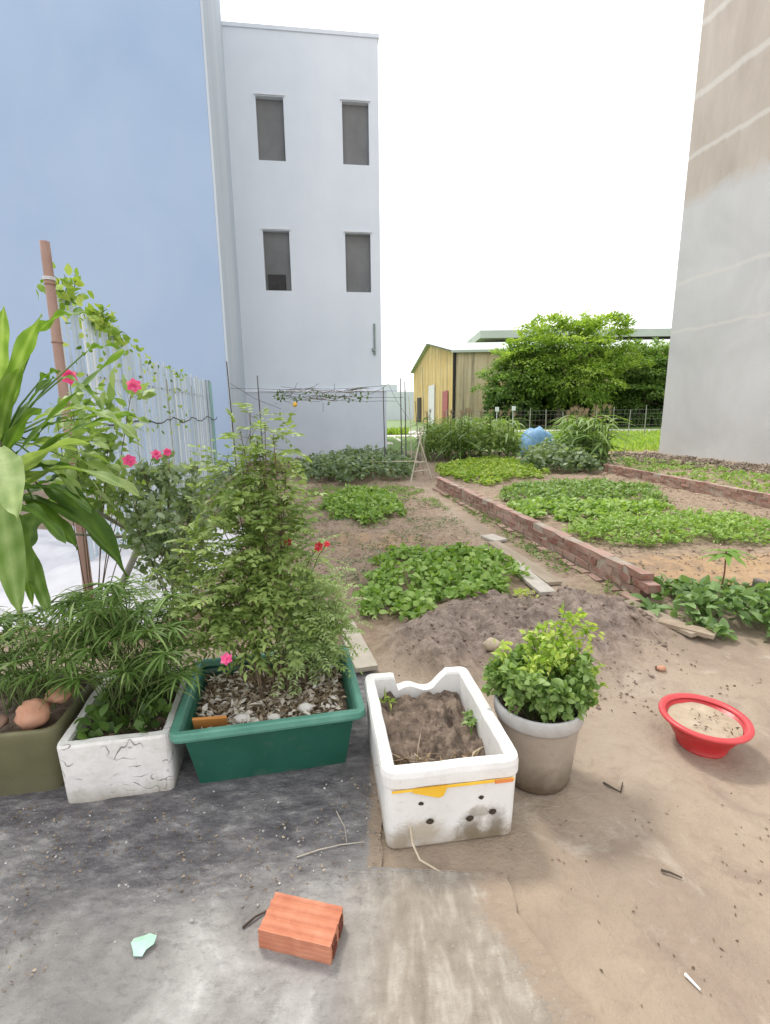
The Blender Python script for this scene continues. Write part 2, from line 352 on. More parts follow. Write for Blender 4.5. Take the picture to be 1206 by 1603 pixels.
mb = MB(); hexa(mb, Vector((.1, -.12, 0)), lft*1.01, (back-bc)*1.05, 15.71, 15.9); mb.build('roof', pale, bh)
mb = MB(); mb.tube([(-.0+.035-.1, .42*0+2.6, 0), (-.0-.1, 2.6, 15.3)], .012); 
# white house with openings
m, t, b = nodes('white_paint'); n1 = noise_node(t, .5, 6, .6, .3); n2 = noise_node(t, 2.0, 6, .62, stretch=(1, 1, .15))
c = ramp(t, n1, [(.3, (.63, .69, .765)), (.7, (.71, .76, .83))]); c = mixc(t, mapr(t, n2, .5, .8, 0, .25), c, (.55, .61, .69))
t.links.new(c, b.inputs['Base Color']); b.inputs['Roughness'].default_value = .8; bump(t, b, noise_node(t, 35, 4), .003, .4); white = m
whL = Vector((-4.06, 14.71, 0)); whR = Vector((-.06, 15.2, 0)); wd = (whR-whL); WW = wd.length; wd.normalize(); wn = Vector((wd.y, -wd.x, 0))   # wn faces the camera side
wh = empty('white_house', whL, math.atan2(wd.y, wd.x)); tag(wh, 'narrow three storey white house with four tall dark window openings', 'house')
def on_wall(px, py):
    v = ray(px, py); t_ = (whL.x*wn.x+whL.y*wn.y)/(v.x*wn.x+v.y*wn.y); q = Vector((0, 0, EYE))+v*t_; return (q-whL).dot(wd), q.z
rects = [((404, 148), (442, 251)), ((539, 160), (574, 260)), ((417, 361), (453, 456)), ((545, 364), (578, 457))]
holes = []
for (a, b_) in rects:
    s0, z1 = on_wall(*a); s1, z0 = on_wall(*b_); s1 = s0+ (s1-s0); holes.append((s0, s1, z0, z1))
# upper pair and lower pair share heights
for i, j in ((0, 1), (2, 3)):
    z0 = (holes[i][2]+holes[j][2])/2; z1 = (holes[i][3]+holes[j][3])/2
    for k in (i, j): holes[k] = (holes[k][0], holes[k][1], z0, z1)
for i, j in ((0, 2), (1, 3)):
    s = (holes[i][0]+holes[i][1]+holes[j][0]+holes[j][1])/4
    for k in (i, j): w_ = .72; holes[k] = (s-w_/2, s+w_/2, holes[k][2], holes[k][3])
HT = 11.12; TH = .2; LED = on_wall(520, 614)[1]
ss = sorted({0, WW, *[h[0] for h in holes], *[h[1] for h in holes]}); zs = sorted({0, HT, *[h[2] for h in holes], *[h[3] for h in holes]})
mb = MB()
for i in range(len(ss)-1):
    for j in range(len(zs)-1):
        cs, cz = (ss[i]+ss[i+1])/2, (zs[j]+zs[j+1])/2
        if any(h[0] < cs < h[1] and h[2] < cz < h[3] for h in holes): continue
        a, b_, c_, d_ = ss[i], ss[i+1], zs[j], zs[j+1]
        mb.add([(a, 0, c_), (b_, 0, c_), (b_, 0, d_), (a, 0, d_)], [(0, 1, 2, 3)])
for s0, s1, z0, z1 in holes:
    q = [(s0, z0), (s1, z0), (s1, z1), (s0, z1)]
    for k in range(4):
        (a, c_), (b_, d_) = q[k], q[(k+1) % 4]; mb.add([(a, 0, c_), (a, TH, c_), (b_, TH, d_), (b_, 0, d_)], [(0, 1, 2, 3)])
DP = 14.
mb.add([(0, 0, 0), (0, DP, 0), (0, DP, HT), (0, 0, HT)], [(0, 3, 2, 1)]); mb.add([(WW, 0, 0), (WW, DP, 0), (WW, DP, HT), (WW, 0, HT)], [(0, 1, 2, 3)]); mb.add([(0, DP, 0), (WW, DP, 0), (WW, DP, HT), (0, DP, HT)], [(0, 1, 2, 3)])
mb.build('wall', white, wh)
mb = MB(); mb.box((WW/2, DP/2, HT+.045), (WW+.06, DP+.06, .09)); mb.build('roof', white, wh)
mb = MB(); mb.box((WW/2+.07, -.05, LED/2), (WW+.12, .1, LED)); mb.box((WW+.085, 3, LED/2), (.1, 5.9, LED)); pl = mb.build('plinth', simple('plinth_paint', (.56, .61, .69), (.63, .68, .76), 1.2, .8, .002), wh)
mb = MB(); mb.box((WW/2+.07, -.055, LED+.02), (WW+.14, .13, .035)); mb.build('ledge', simple('ledge_paint', (.72, .74, .78), (.8, .82, .84), 4, .8, 0), wh)
inner = simple('interior', (.14, .145, .15), (.22, .225, .23), .9, .8, 0); dark = simple('dark_opening', (.03, .03, .03), (.05, .05, .05), 5, .8, 0)
trim = simple('trim_paint', (.68, .70, .74), (.75, .77, .8), 6, .8, 0)
for k, (s0, s1, z0, z1) in enumerate(holes):
    mb = MB(); mb.box(((s0+s1)/2, .16, (z0+z1)/2), (s1-s0-.01, .03, z1-z0-.01)); wo = mb.build('window', inner, wh)
    wo['label'] = ['upper left window opening', 'upper right window opening', 'lower left window opening with a dark shape at its foot', 'lower right window opening'][k]
    mb = MB(); mb.box(((s0+s1)/2, -.03, z1+.03), (s1-s0+.1, .03, .025)); mb.build('lintel', trim, wo)
    
    if k == 2: mb = MB(); mb.box(((s0+s1)/2-.04, .125, z0+.25), (.5, .03, .4)); mb.build('panel', dark, wo)
sx, sz1 = on_wall(586, 507); _, sz0 = on_wall(586, 556)
mb = MB(); mb.tube([(sx, -.03, sz0), (sx, -.03, sz1)], .03); mb.box((sx-.03, -.05, sz0+.15), (.09, .07, .09)); mb.build('pipe', simple('grey_pipe', (.2, .25, .24), (.3, .35, .34), 6, .6, 0), wh)

# right-hand cement house
m, t, b = nodes('cement_render'); n1 = noise_node(t, .45, 7, .62, .8); n2 = noise_node(t, 1.6, 7, .65, .3, stretch=(1, 1, .3)); zc = pos(t, 'Z')
lo = ramp(t, n1, [(.3, (.48, .48, .485)), (.55, (.55, .55, .555)), (.75, (.62, .62, .63))]); lo = mixc(t, mapr(t, n2, .5, .75, 0, .5), lo, (.50, .49, .48))
up = ramp(t, n2, [(.3, (.40, .35, .30)), (.7, (.51, .455, .40))])
fz = mapr(t, math_(t, 'ADD', zc, math_(t, 'ADD', math_(t, 'MULTIPLY', math_(t, 'SUBTRACT', n1, .5), 1.6), math_(t, 'MULTIPLY', math_(t, 'SUBTRACT', noise_node(t, 6, 6, .7), .5), .5))), 6.9, 7.35); c = mixc(t, fz, lo, up)
# plaster lifts: pale horizontal joints
for zz, wdt in ((8.3, .09), (9.8, .12), (11.5, .12), (13.3, .12), (5.0, .07), (3.65, .06)):
    d_ = math_(t, 'ABSOLUTE', math_(t, 'SUBTRACT', math_(t, 'ADD', zc, math_(t, 'MULTIPLY', math_(t, 'SUBTRACT', n2, .5), .25)), zz)); c = mixc(t, mapr(t, d_, wdt*.4, wdt, .55, 0), c, (.64, .62, .59))
t.links.new(c, b.inputs['Base Color']); b.inputs['Roughness'].default_value = .85; bump(t, b, math_(t, 'ADD', n2, math_(t, 'MULTIPLY', noise_node(t, 30, 4), .3)), .012, .6); cem = m
ch0 = Vector((8.62, 15.4, 0)); cdir = Vector((math.sin(rad(13)), -math.cos(rad(13)), 0))
ch = empty('cement_house', ch0); tag(ch, 'tall unpainted house with bare grey cement side wall, beige higher up', 'house')
mb = MB(); hexa(mb, Vector((0, 0, 0)), cdir*14, Vector((9, 1.5, 0)), 0, 19); mb.build('wall', cem, ch)
mb = MB(); hexa(mb, Vector((-.03, .05, 0)), cdir*14.1, Vector((9.1, 1.5, 0)), 19.003, 19.2); mb.build('roof', pale, ch)

# warehouse
def corr_mat(name, c1, c2, stain, sfac=.6, wave=10, axis='X'):
    m, t, b = nodes(name); n1 = noise_node(t, .5, 6, .65, .5); n2 = noise_node(t, .8, 7, .7, .2, stretch=(2.4, 2.4, .12))
    c = ramp(t, n1, [(.3, c1), (.7, c2)]); c = mixc(t, mapr(t, n2, .48, .7, 0, sfac), c, stain)
    t.links.new(c, b.inputs['Base Color']); b.inputs['Roughness'].default_value = .7; return m
yel = corr_mat('yellow_sheet', (.60, .43, .15), (.70, .57, .30), (.17, .14, .10), .8)
yel2 = corr_mat('yellow_wall', (.50, .40, .24), (.58, .49, .33), (.13, .11, .08), .8)
roofm = corr_mat('pale_roof', (.36, .41, .36), (.45, .50, .45), (.35, .38, .34), .3)
redm = simple('red_door', (.26, .06, .06), (.33, .09, .085), 2, .6, 0); whd = simple('pale_door', (.5, .5, .5), (.62, .62, .62), 2, .6, 0); darkm = simple('dark_void', (.02, .02, .02), (.04, .035, .03), 2, .9, 0)
wc = V(712, 660, 50); wc.z = 0; gdir = Vector((-math.sin(rad(5.6)), math.cos(rad(5.6)), 0)); ldir = Vector((math.cos(rad(5)), -math.sin(rad(5))*0-.05, 0)); GL = 26.; LL = 60.
ZE = V(712, 550, 50).z; ZR = ZE+2.3
wa = empty('warehouse', wc); tag(wa, 'old yellow metal-clad warehouse with stained gable and pale low roof', 'warehouse')
# gable wall with ribs
mb = MB(); N = 130
for i in range(N):
    u0, u1 = i/N*GL, (i+1)/N*GL; o0 = -.05 if i % 2 else 0; f_ = lambda u: ZE + (ZR-ZE)*(1-abs(u/GL*2-1)); s = Vector((o0, 0, 0))
    a = gdir*u0+s; b_ = gdir*u1+s; mb.add([a, b_, b_+Vector((0, 0, f_(u1))), a+Vector((0, 0, f_(u0)))], [(0, 1, 2, 3)])
    mb.add([gdir*u1, gdir*u1+Vector((-.05, 0, 0)), gdir*u1+Vector((-.05, 0, f_(u1))), gdir*u1+Vector((0, 0, f_(u1)))], [(0, 1, 2, 3)])
mb.build('gable_wall', yel, wa)
mb = MB(); mb.add([(0, 0, 0), ldir*LL, ldir*LL+Vector((0, 0, ZE)), (0, 0, ZE)], [(0, 1, 2, 3)]); mb.add([gdir*GL, gdir*GL+ldir*LL, gdir*GL+ldir*LL+Vector((0, 0, ZE)), gdir*GL+Vector((0, 0, ZE))], [(3, 2, 1, 0)]); mb.build('side_wall', yel2, wa)
mb = MB(); e = Vector((-.5, -.4, 0)); rdg = gdir*GL/2; z = lambda q: Vector((0, 0, q))
for th in (0, .12):
    mb.add([e+z(ZE-.05+th), ldir*LL+e+z(ZE-.05+th), rdg+ldir*LL+z(ZR+.05+th), rdg+Vector((-.5, 0, 0))+z(ZR+.05+th)], [(0, 1, 2, 3)])
    mb.add([gdir*(GL+.3)+z(ZE-.05+th)+Vector((-.5, 0, 0)), gdir*(GL+.3)+ldir*LL+z(ZE-.05+th), rdg+ldir*LL+z(ZR+.05+th), rdg+Vector((-.5, 0, 0))+z(ZR+.05+th)], [(0, 3, 2, 1)])
a = e+z(ZE-.05); b_ = ldir*LL+e+z(ZE-.05); mb.add([a-z(.1), b_-z(.1), b_+z(.13), a+z(.13)], [(0, 1, 2, 3)])
mb.build('roof', roofm, wa)
def gdoor(u, w_, h, mm, name, z0=0):
    mb = MB(); p = gdir*u+Vector((-.12, 0, 0)); hexa(mb, p, gdir*w_, Vector((-.06, 0, 0)), z0, h); o = mb.build(name, mm, wa); return o
gdoor(2.6, 2.6, 3.6, redm, 'door')['label'] = 'red door'; gdoor(9.6, 3.8, 4.6, whd, 'door')['label'] = 'tall pale door'; gdoor(19., 3, 3.4, darkm, 'window')
mb = MB(); mb.tube([(-.12, -.06, 0), (-.12, -.06, ZE)], .16); mb.build('downpipe', darkm, wa)
mb = MB(); hexa(mb, ldir*5.2+Vector((0, -.1, 0)), ldir*4.5, Vector((0, -.06, 0)), 0, 4.3); mb.build('door', redm, wa)['label'] = 'dark red side door behind the trees'
mb = MB(); hexa(mb, ldir*3+Vector((0, -.1, 0)), ldir*2, Vector((0, -.04, 0)), 0, 4.3); mb.build('panel', yel, wa)
# long roof further behind
gm = simple('green_grey_sheet', (.36, .42, .37), (.44, .49, .44), .3, .7, 0)
lb = empty('factory_hall', Vector((V(755, 600, 88).x, 88, 0))); tag(lb, 'long pale green flat-topped factory hall behind the trees', 'factory')
zt = V(900, 517, 88).z; zb = V(900, 529, 88).z
mb = MB(); mb.box((40, 12, (zb-1)/2), (80, 24, zb-1)); mb.build('wall', yel2, lb)
mb = MB(); mb.box((40, 12, (zt+zb)/2), (81.5, 26, zt-zb)); mb.build('roof', gm, lb)
mb = MB(); mb.box((42, -.3, zb-.55), (74, .3, .85)); mb.build('window', darkm, lb)
# small distant blocks at the gap beside the white house
dist = simple('distant_wall', (.55, .6, .66), (.62, .66, .71), .3, .9, 0)
db = empty('distant_house', Vector((V(600, 640, 95).x, 95, 0))); tag(db, 'far small pale blue-grey house in the gap beside the white house', 'house')
mb = MB(); mb.box((2.5, 3, 2.6), (7, 6, 5.2)); mb.box((1.2, 3, 5.9), (3, 5, 1.4)); mb.build('wall', dist, db)

# ------------------------------------------------------------------ low brick walls
brm, t, b = nodes('old_brick'); n = noise_node(t, 9, 6, .7, .5); c = ramp(t, attr(t), [(0, (.17, .07, .05)), (.5, (.27, .125, .09)), (1, (.37, .22, .17))])
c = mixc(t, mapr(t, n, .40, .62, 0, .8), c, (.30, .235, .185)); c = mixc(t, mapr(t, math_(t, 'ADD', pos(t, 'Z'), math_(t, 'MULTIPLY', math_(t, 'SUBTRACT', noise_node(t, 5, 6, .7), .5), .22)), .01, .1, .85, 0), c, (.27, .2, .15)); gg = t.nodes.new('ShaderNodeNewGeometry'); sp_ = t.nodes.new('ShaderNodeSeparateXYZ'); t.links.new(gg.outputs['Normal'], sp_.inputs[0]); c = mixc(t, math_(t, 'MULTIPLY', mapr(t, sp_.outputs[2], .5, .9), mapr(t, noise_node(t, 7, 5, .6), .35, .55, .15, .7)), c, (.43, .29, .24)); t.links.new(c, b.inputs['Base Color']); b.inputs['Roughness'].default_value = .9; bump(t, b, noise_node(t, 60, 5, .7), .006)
mort = simple('mortar', (.28, .23, .18), (.42, .37, .31), 12, .95, .008, 50)
def brick_wall(p0, p1, label, hts, foot=True):
    d = (p1-p0); Ln = d.length; ang = math.atan2(d.y, d.x); o = empty('brick_wall', p0, ang); tag(o, label, 'brick wall', 'low brick walls around the plots')
    mb = MB(); k = 0
    bl, bh_, bw = .205, .052, .1
    n = int(Ln/(bl+.012))
    for c_ in range(hts):
        for i in range(n):
            if c_ == hts-1 and random.random() < .05: continue
            x = (i+.5)*(bl+.012) + (c_ % 2)*.1; 
            if x > Ln: continue
            zc_ = -.012+(c_+.5)*(bh_+.009)+.004*mn.noise(Vector((x, 0, 0))); yo = .012*mn.noise(Vector((x*.7, 3, 0)))
            mb.box((x, yo, zc_), (bl*random.uniform(.98, 1.03), bw*random.uniform(.95, 1.02), bh_*1.06), random.uniform(-.05, .05), .008, random.random())
            if foot and c_ < 2 and random.random() < .86: mb.box((x+.06, .085+.01*random.random() if c_ == 0 else .0, zc_-.005 if c_ == 0 else zc_), (bl*random.uniform(.7, 1), .07, bh_*.95), random.uniform(-.06, .06), .005, random.random()) if c_ == 0 else None
    mb.build('bricks', brm, o)
    mb = MB(); seg = int(Ln/.25)
    for i in range(1, seg-1):
        x = (i+.5)*Ln/seg; mb.box((x, .012*mn.noise(Vector((x*.7, 3, 0))), (hts*.061)/2-.014), (Ln/seg+.002, .088, hts*.061-.006), 0, .001)
    mb.build('mortar', mort, o); return o
w1a = Vector((1.93, 3.3, .0)); w1b = G(685, 765)
brick_wall(w1a, w1b, 'long low red brick wall with ragged footing, running beside the planks', 4)
w2a = Vector((5.5, 5.6, .0)); w2b = G(945, 742)
brick_wall(w2a, w2b, 'low dark red brick wall further right, in front of the cement house', 4)

# ------------------------------------------------------------------ greenery materials
L_bright = leafmat('leaf_bright', (.07, .14, .02), (.21, .35, .07), (.40, .54, .17))
L_mid = leafmat('leaf_mid', (.04, .085, .018), (.14, .24, .055), (.32, .45, .16))
L_dark = leafmat('leaf_dark', (.025, .055, .016), (.085, .165, .045), (.24, .36, .13), .25)
L_grey = leafmat('leaf_grey', (.05, .08, .04), (.16, .23, .12), (.38, .46, .30))
L_lime = leafmat('leaf_lime', (.06, .14, .015), (.28, .43, .06), (.62, .68, .20), .4)
L_tall = leafmat('leaf_tall', (.035, .075, .014), (.13, .21, .045), (.36, .46, .15), .3)
L_feather = leafmat('leaf_feather', (.09, .15, .04), (.24, .35, .11), (.46, .56, .27), .35)
L_tree = leafmat('leaf_tree', (.05, .11, .02), (.20, .32, .05), (.46, .58, .14), .4)
L_pale = leafmat('litter_pale', (.22, .17, .12), (.46, .40, .33), (.74, .70, .64), .1, .8)
L_big = leafmat('leaf_big', (.045, .10, .016), (.155, .265, .055), (.42, .53, .23), .4, .55, .3)
L_dry = leafmat('leaf_dry', (.10, .065, .04), (.30, .22, .14), (.58, .48, .36), .1, .8)
stemg = simple('green_stem', (.07, .11, .03), (.14, .18, .06), 20, .7, 0); stemb = simple('brown_stem', (.09, .065, .04), (.2, .15, .1), 15, .9, .002)
pinkm = leafmat('petal_pink', (.62, .04, .2), (.8, .08, .3), (.88, .3, .48), .3); redf = leafmat('petal_red', (.6, .03, .04), (.75, .06, .09), (.85, .2, .2), .3)

def inpoly(x, y, p):
    c = False; n = len(p)
    for i in range(n):
        x0, y0 = p[i]; x1, y1 = p[(i+1) % n]
        if (y0 > y) != (y1 > y) and x < (x1-x0)*(y-y0)/(y1-y0)+x0: c = not c
    return c
def edist(x, y, p):
    m_ = 9
    for i in range(len(p)):
        ax, ay = p[i]; bx, by = p[(i+1) % len(p)]; dx, dy = bx-ax, by-ay; t_ = max(0, min(1, ((x-ax)*dx+(y-ay)*dy)/(dx*dx+dy*dy+1e-9)))
        m_ = min(m_, math.hypot(x-ax-t_*dx, y-ay-t_*dy))
    return m_
def patch(name, label, cat, poly, mat, dens, ht, ll, world=False, tm=OV, upn=1.2, stuff=True, ww=.75, edge=.35, leaves=7, tb=0.):
    p = [(q[0], q[1]) for q in (poly if world else [G(*k) for k in poly])]
    xs_ = [q[0] for q in p]; ys_ = [q[1] for q in p]; area = (max(xs_)-min(xs_))*(max(ys_)-min(ys_)); n = int(area*dens); lv = Leaves(); st = MB()
    for k in range(n):
        x = random.uniform(min(xs_), max(xs_)); y = random.uniform(min(ys_), max(ys_))
        jx, jy = x+(.2*mn.noise(Vector((x*4, y*4, 5)))+.1*mn.noise(Vector((x*13, y*13, 5)))), y+(.2*mn.noise(Vector((x*4, y*4, 9)))+.1*mn.noise(Vector((x*13, y*13, 9))))
        if not inpoly(jx, jy, p): continue
        cl = .5+.5*mn.noise(Vector((x*3.5, y*3.5, 11)))
        if cl < .36 and random.random() < .85: continue
        if mn.noise(Vector((x*9, y*9, 14))) < -.25: continue
        e = min(1, edist(jx, jy, p)/edge); h = ht*(.35+.65*math.sqrt(e))*random.uniform(.7, 1.15)*(.7+.5*cl); z0 = H(x, y)
        if random.random() < .3: st.tube([(x, y, z0-.01), (x+random.uniform(-.02, .02), y+random.uniform(-.02, .02), z0+h*.9)], .0035, .002, 4)
        m_ = leaves; a = rdir(m_, .25, .5); zz = z0 + h*rng.uniform(.35, 1, m_)
        P = np.stack([x+rng.normal(0, ll*.45, m_), y+rng.normal(0, ll*.45, m_), zz], 1); N = rdir(m_, upn*1.3, 1)
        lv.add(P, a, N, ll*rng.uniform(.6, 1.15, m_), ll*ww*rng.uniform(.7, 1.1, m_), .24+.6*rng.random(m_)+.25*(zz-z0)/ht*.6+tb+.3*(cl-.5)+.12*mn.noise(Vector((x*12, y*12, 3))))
    o = lv.build(name, mat, None, tm)
    tag(o, label, cat, kind='stuff' if stuff else None)
    return o
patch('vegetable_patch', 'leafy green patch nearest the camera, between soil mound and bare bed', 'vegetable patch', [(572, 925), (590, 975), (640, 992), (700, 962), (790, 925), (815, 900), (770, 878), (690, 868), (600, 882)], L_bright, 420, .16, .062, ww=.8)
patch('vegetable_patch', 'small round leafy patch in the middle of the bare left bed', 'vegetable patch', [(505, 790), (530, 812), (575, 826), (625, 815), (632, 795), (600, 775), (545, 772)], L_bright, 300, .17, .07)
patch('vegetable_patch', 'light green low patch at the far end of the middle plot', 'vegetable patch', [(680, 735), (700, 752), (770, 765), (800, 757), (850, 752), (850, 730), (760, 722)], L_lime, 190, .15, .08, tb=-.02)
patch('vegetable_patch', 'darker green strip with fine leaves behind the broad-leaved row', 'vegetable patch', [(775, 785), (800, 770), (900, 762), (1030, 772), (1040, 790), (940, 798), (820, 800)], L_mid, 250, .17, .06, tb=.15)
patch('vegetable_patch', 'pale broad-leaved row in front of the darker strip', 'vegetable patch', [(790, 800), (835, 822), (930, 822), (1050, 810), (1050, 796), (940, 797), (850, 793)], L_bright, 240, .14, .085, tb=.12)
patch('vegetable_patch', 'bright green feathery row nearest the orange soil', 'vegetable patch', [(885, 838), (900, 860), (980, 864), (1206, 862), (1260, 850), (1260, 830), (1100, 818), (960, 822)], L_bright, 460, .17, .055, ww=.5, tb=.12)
patch('weeds', 'sparse low greens between the far brick wall and the cement house', 'weeds', [(955, 722), (1000, 742), (1240, 792), (1240, 756), (1100, 732), (1000, 722)], L_bright, 60, .09, .06)
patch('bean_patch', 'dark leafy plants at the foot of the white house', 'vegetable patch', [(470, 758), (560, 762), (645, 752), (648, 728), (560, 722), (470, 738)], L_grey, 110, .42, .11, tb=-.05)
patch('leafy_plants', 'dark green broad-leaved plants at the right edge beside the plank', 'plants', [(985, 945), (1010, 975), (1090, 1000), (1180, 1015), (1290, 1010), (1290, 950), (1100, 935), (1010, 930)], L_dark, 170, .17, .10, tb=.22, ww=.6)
patch('weeds', 'straggly weeds at the far right corner of the leafy plants', 'weeds', [(1000, 925), (1050, 950), (1150, 960), (1150, 935), (1050, 922)], L_mid, 120, .12, .05)
# sparse weeds on soil
def scatter(name, label, cat, poly, n, mat, ll, tm=DI, h=.03, thresh=.0, tb=0, up=.6, W=.6, zoff=.004):
    p = [(q.x, q.y) for q in [G(*k) for k in poly]]; xs_ = [q[0] for q in p]; ys_ = [q[1] for q in p]; lv = Leaves(); c = 0; tries = 0
    while c < n and tries < n*30:
        tries += 1; x = random.uniform(min(xs_), max(xs_)); y = random.uniform(min(ys_), max(ys_))
        if not inpoly(x, y, p) or mn.noise(Vector((x*2.2, y*2.2, 21))) < thresh: continue
        c += 1; k = 5 if h > .01 else 1
        lv.add(np.stack([x+rng.normal(0, ll*.5, k), y+rng.normal(0, ll*.5, k), np.full(k, H(x, y)+zoff)+rng.random(k)*h], 1), rdir(k, .2 if h > .01 else 0, .5 if h > .01 else .1), rdir(k, up*2, 1), ll*rng.uniform(.4, 1.2, k), ll*W*rng.uniform(.5, 1, k), rng.random(k)*.9+tb)
    return tag(lv.build(name, mat, None, tm), label, cat, kind='stuff')
bedA = [(380, 850), (500, 755), (660, 760), (760, 850), (700, 868), (600, 880), (560, 960), (480, 980), (380, 1000)]
scatter('weeds', 'sparse small weeds over the bare left bed', 'weeds', bedA, 1100, L_grey, .03, h=.03, thresh=-.05, tb=.1)
scatter('weeds', 'small weeds along the foot of the long brick wall', 'weeds', [(690, 775), (960, 960), (1000, 945), (900, 895), (700, 768)], 300, L_mid, .035, h=.04, thresh=-.2, tb=.2)
scatter('leaf_litter', 'dry leaf bits and straw on the left bed', 'leaf litter', bedA, 3500, L_dry, .028, h=0, thresh=-.3)
scatter('leaf_litter', 'dry straw and crumbs on the plot between the brick walls', 'leaf litter', [(760, 800), (960, 742), (1240, 800), (1240, 900), (1000, 920)], 2600, L_dry, .035, h=0, thresh=-.2)
scatter('leaf_litter', 'crumbs and dead leaf bits strewn over the mound and mud', 'leaf litter', [(600, 1030), (800, 945), (1050, 980), (1206, 1060), (1150, 1100), (950, 1130), (620, 1060)], 260, L_dry, .022, h=0, thresh=-.1, tb=-.25)
scatter('leaf_litter', 'dark and pale bits strewn on the wet paving by the white planter', 'leaf litter', [(0, 1275), (280, 1250), (600, 1220), (600, 1400), (250, 1420), (0, 1600)], 420, L_dry, .013, h=0, thresh=-.3, zoff=.022)
scatter('leaf_litter', 'few dark specks strewn over the smooth brown mud', 'leaf litter', [(830, 1280), (1206, 1230), (1206, 1603), (950, 1603)], 60, L_dry, .012, h=0, thresh=-.4, tb=-.5, zoff=.003)
scatter('rubble', 'broken dirt and rubble strip along the foot of the cement house', 'rubble', [(950, 712), (1030, 715), (1240, 740), (1240, 752), (1000, 730)], 1100, simple('rubble', (.2, .16, .12), (.45, .38, .3), 8, .95, 0), .09, h=.06)
# soil clods: crumbs of earth on bed and mound (uncountable)
def clods(name, label, poly, n, s0, s1, mat, zoff=0, thresh=-.4):
    p = [(q.x, q.y) for q in [G(*k) for k in poly]]; xs_ = [q[0] for q in p]; ys_ = [q[1] for q in p]; mb = MB(); c = 0; tries = 0
    ico = [(0, 0, 1), (.89, 0, .45), (.28, .85, .45), (-.72, .53, .45), (-.72, -.53, .45), (.28, -.85, .45), (.72, .53, -.45), (-.28, .85, -.45), (-.89, 0, -.45), (-.28, -.85, -.45), (.72, -.53, -.45), (0, 0, -1)]
    fc = [(0, 1, 2), (0, 2, 3), (0, 3, 4), (0, 4, 5), (0, 5, 1), (1, 6, 2), (2, 7, 3), (3, 8, 4), (4, 9, 5), (5, 10, 1), (6, 7, 2), (7, 8, 3), (8, 9, 4), (9, 10, 5), (10, 6, 1), (11, 7, 6), (11, 8, 7), (11, 9, 8), (11, 10, 9), (11, 6, 10)]
    while c < n and tries < n*20:
        tries += 1; x = random.uniform(min(xs_), max(xs_)); y = random.uniform(min(ys_), max(ys_))
        if not inpoly(x, y, p) or mn.noise(Vector((x*3, y*3, 31))) < thresh: continue
        c += 1; s = s0*(s1/s0)**(random.random()**2.2); a, b_, d_ = (random.uniform(.6, 1.3) for _ in range(3)); rz = random.random()*6.3; ca, sa = math.cos(rz), math.sin(rz); z0 = H(x, y)+zoff+s*.25*d_
        vv = []
        for q in ico:
            k = random.uniform(.75, 1.2)*s; u, v_, w_ = q[0]*a*k, q[1]*b_*k, q[2]*d_*k*.7; vv.append((x+u*ca-v_*sa, y+u*sa+v_*ca, z0+w_))
        mb.add(vv, fc, random.random())
    o = mb.build(name, mat, None, True); return tag(o, label, 'soil', kind='stuff')
clodm = simple('clod', (.26, .195, .145), (.42, .33, .25), 12, .95, .004, 60, tint=(.8, 1.1)); clodd = simple('clod_dark', (.17, .125, .1), (.30, .235, .19), 12, .95, .004, 60, tint=(.8, 1.1))
clods('soil_clods', 'lumps of dug earth over the left bed', bedA, 2600, .003, .022, clodm)
clods('soil_clods', 'lumps of dark earth over the soil mound', [(600, 1035), (720, 955), (850, 930), (1010, 965), (1060, 1030), (1000, 1080), (900, 1130), (620, 1060)], 900, .003, .015, clodd)
clods('soil_clods', 'lumps of earth in the plot between the brick walls', [(760, 800), (960, 742), (1240, 800), (1240, 900), (1000, 920)], 1200, .005, .028, clodm)
clods('grit', 'grit and pebbles lying on the wet dark paving', [(0, 1275), (280, 1250), (600, 1220), (600, 1330), (420, 1430), (0, 1560)], 550, .001, .006, simple('grit', (.2, .19, .18), (.6, .58, .55), 40, .8, 0, tint=(.4, 1.3)), .016)
scatter('leaf_litter', 'pale straw and leaf crumbs over the left bed', 'leaf litter', bedA, 2600, L_pale, .022, h=0, thresh=-.15, tb=-.1)
scatter('leaf_litter', 'pale crumbs over the soil between the brick walls', 'leaf litter', [(760, 800), (960, 742), (1240, 800), (1240, 900), (1000, 920)], 1200, L_pale, .03, h=0, thresh=-.1, tb=-.2)
scatter('weeds', 'yellowish creeping weeds on the far part of the left bed', 'weeds', [(440, 850), (490, 762), (660, 765), (700, 800), (600, 770), (500, 800), (470, 870)], 900, L_bright, .035, h=.04, thresh=-.1, tb=.1)
clods('soil_clods', 'big dark clods broken along the crest of the soil mound', [(850, 925), (930, 928), (1020, 985), (990, 1005), (900, 950), (770, 950), (740, 975), (720, 960)], 70, .015, .05, clodd, 0, -1)
# distant grass
lv = Leaves()
n = 16000; gx = rng.uniform(5, 22, n); gy = 16.5+rng.random(n)**1.3*16; lv.add(np.stack([gx, gy, np.zeros(n)], 1), rdir(n, 1.6, 1), rdir(n), .22*rng.uniform(.5, 1.2, n), .05, .35+.6*rng.random(n))
n = 2500; gx = rng.uniform(-6, 1.5, n); gy = 31+rng.random(n)*1.6; lv.add(np.stack([gx, gy, np.zeros(n)], 1), rdir(n, 1.4, 1), rdir(n), .5*rng.uniform(.5, 1.2, n), .12, .3+.6*rng.random(n))
tag(lv.build('grass', L_lime, None, STS), 'bright green grass strip beyond the plots before the trees', 'grass', kind='stuff')

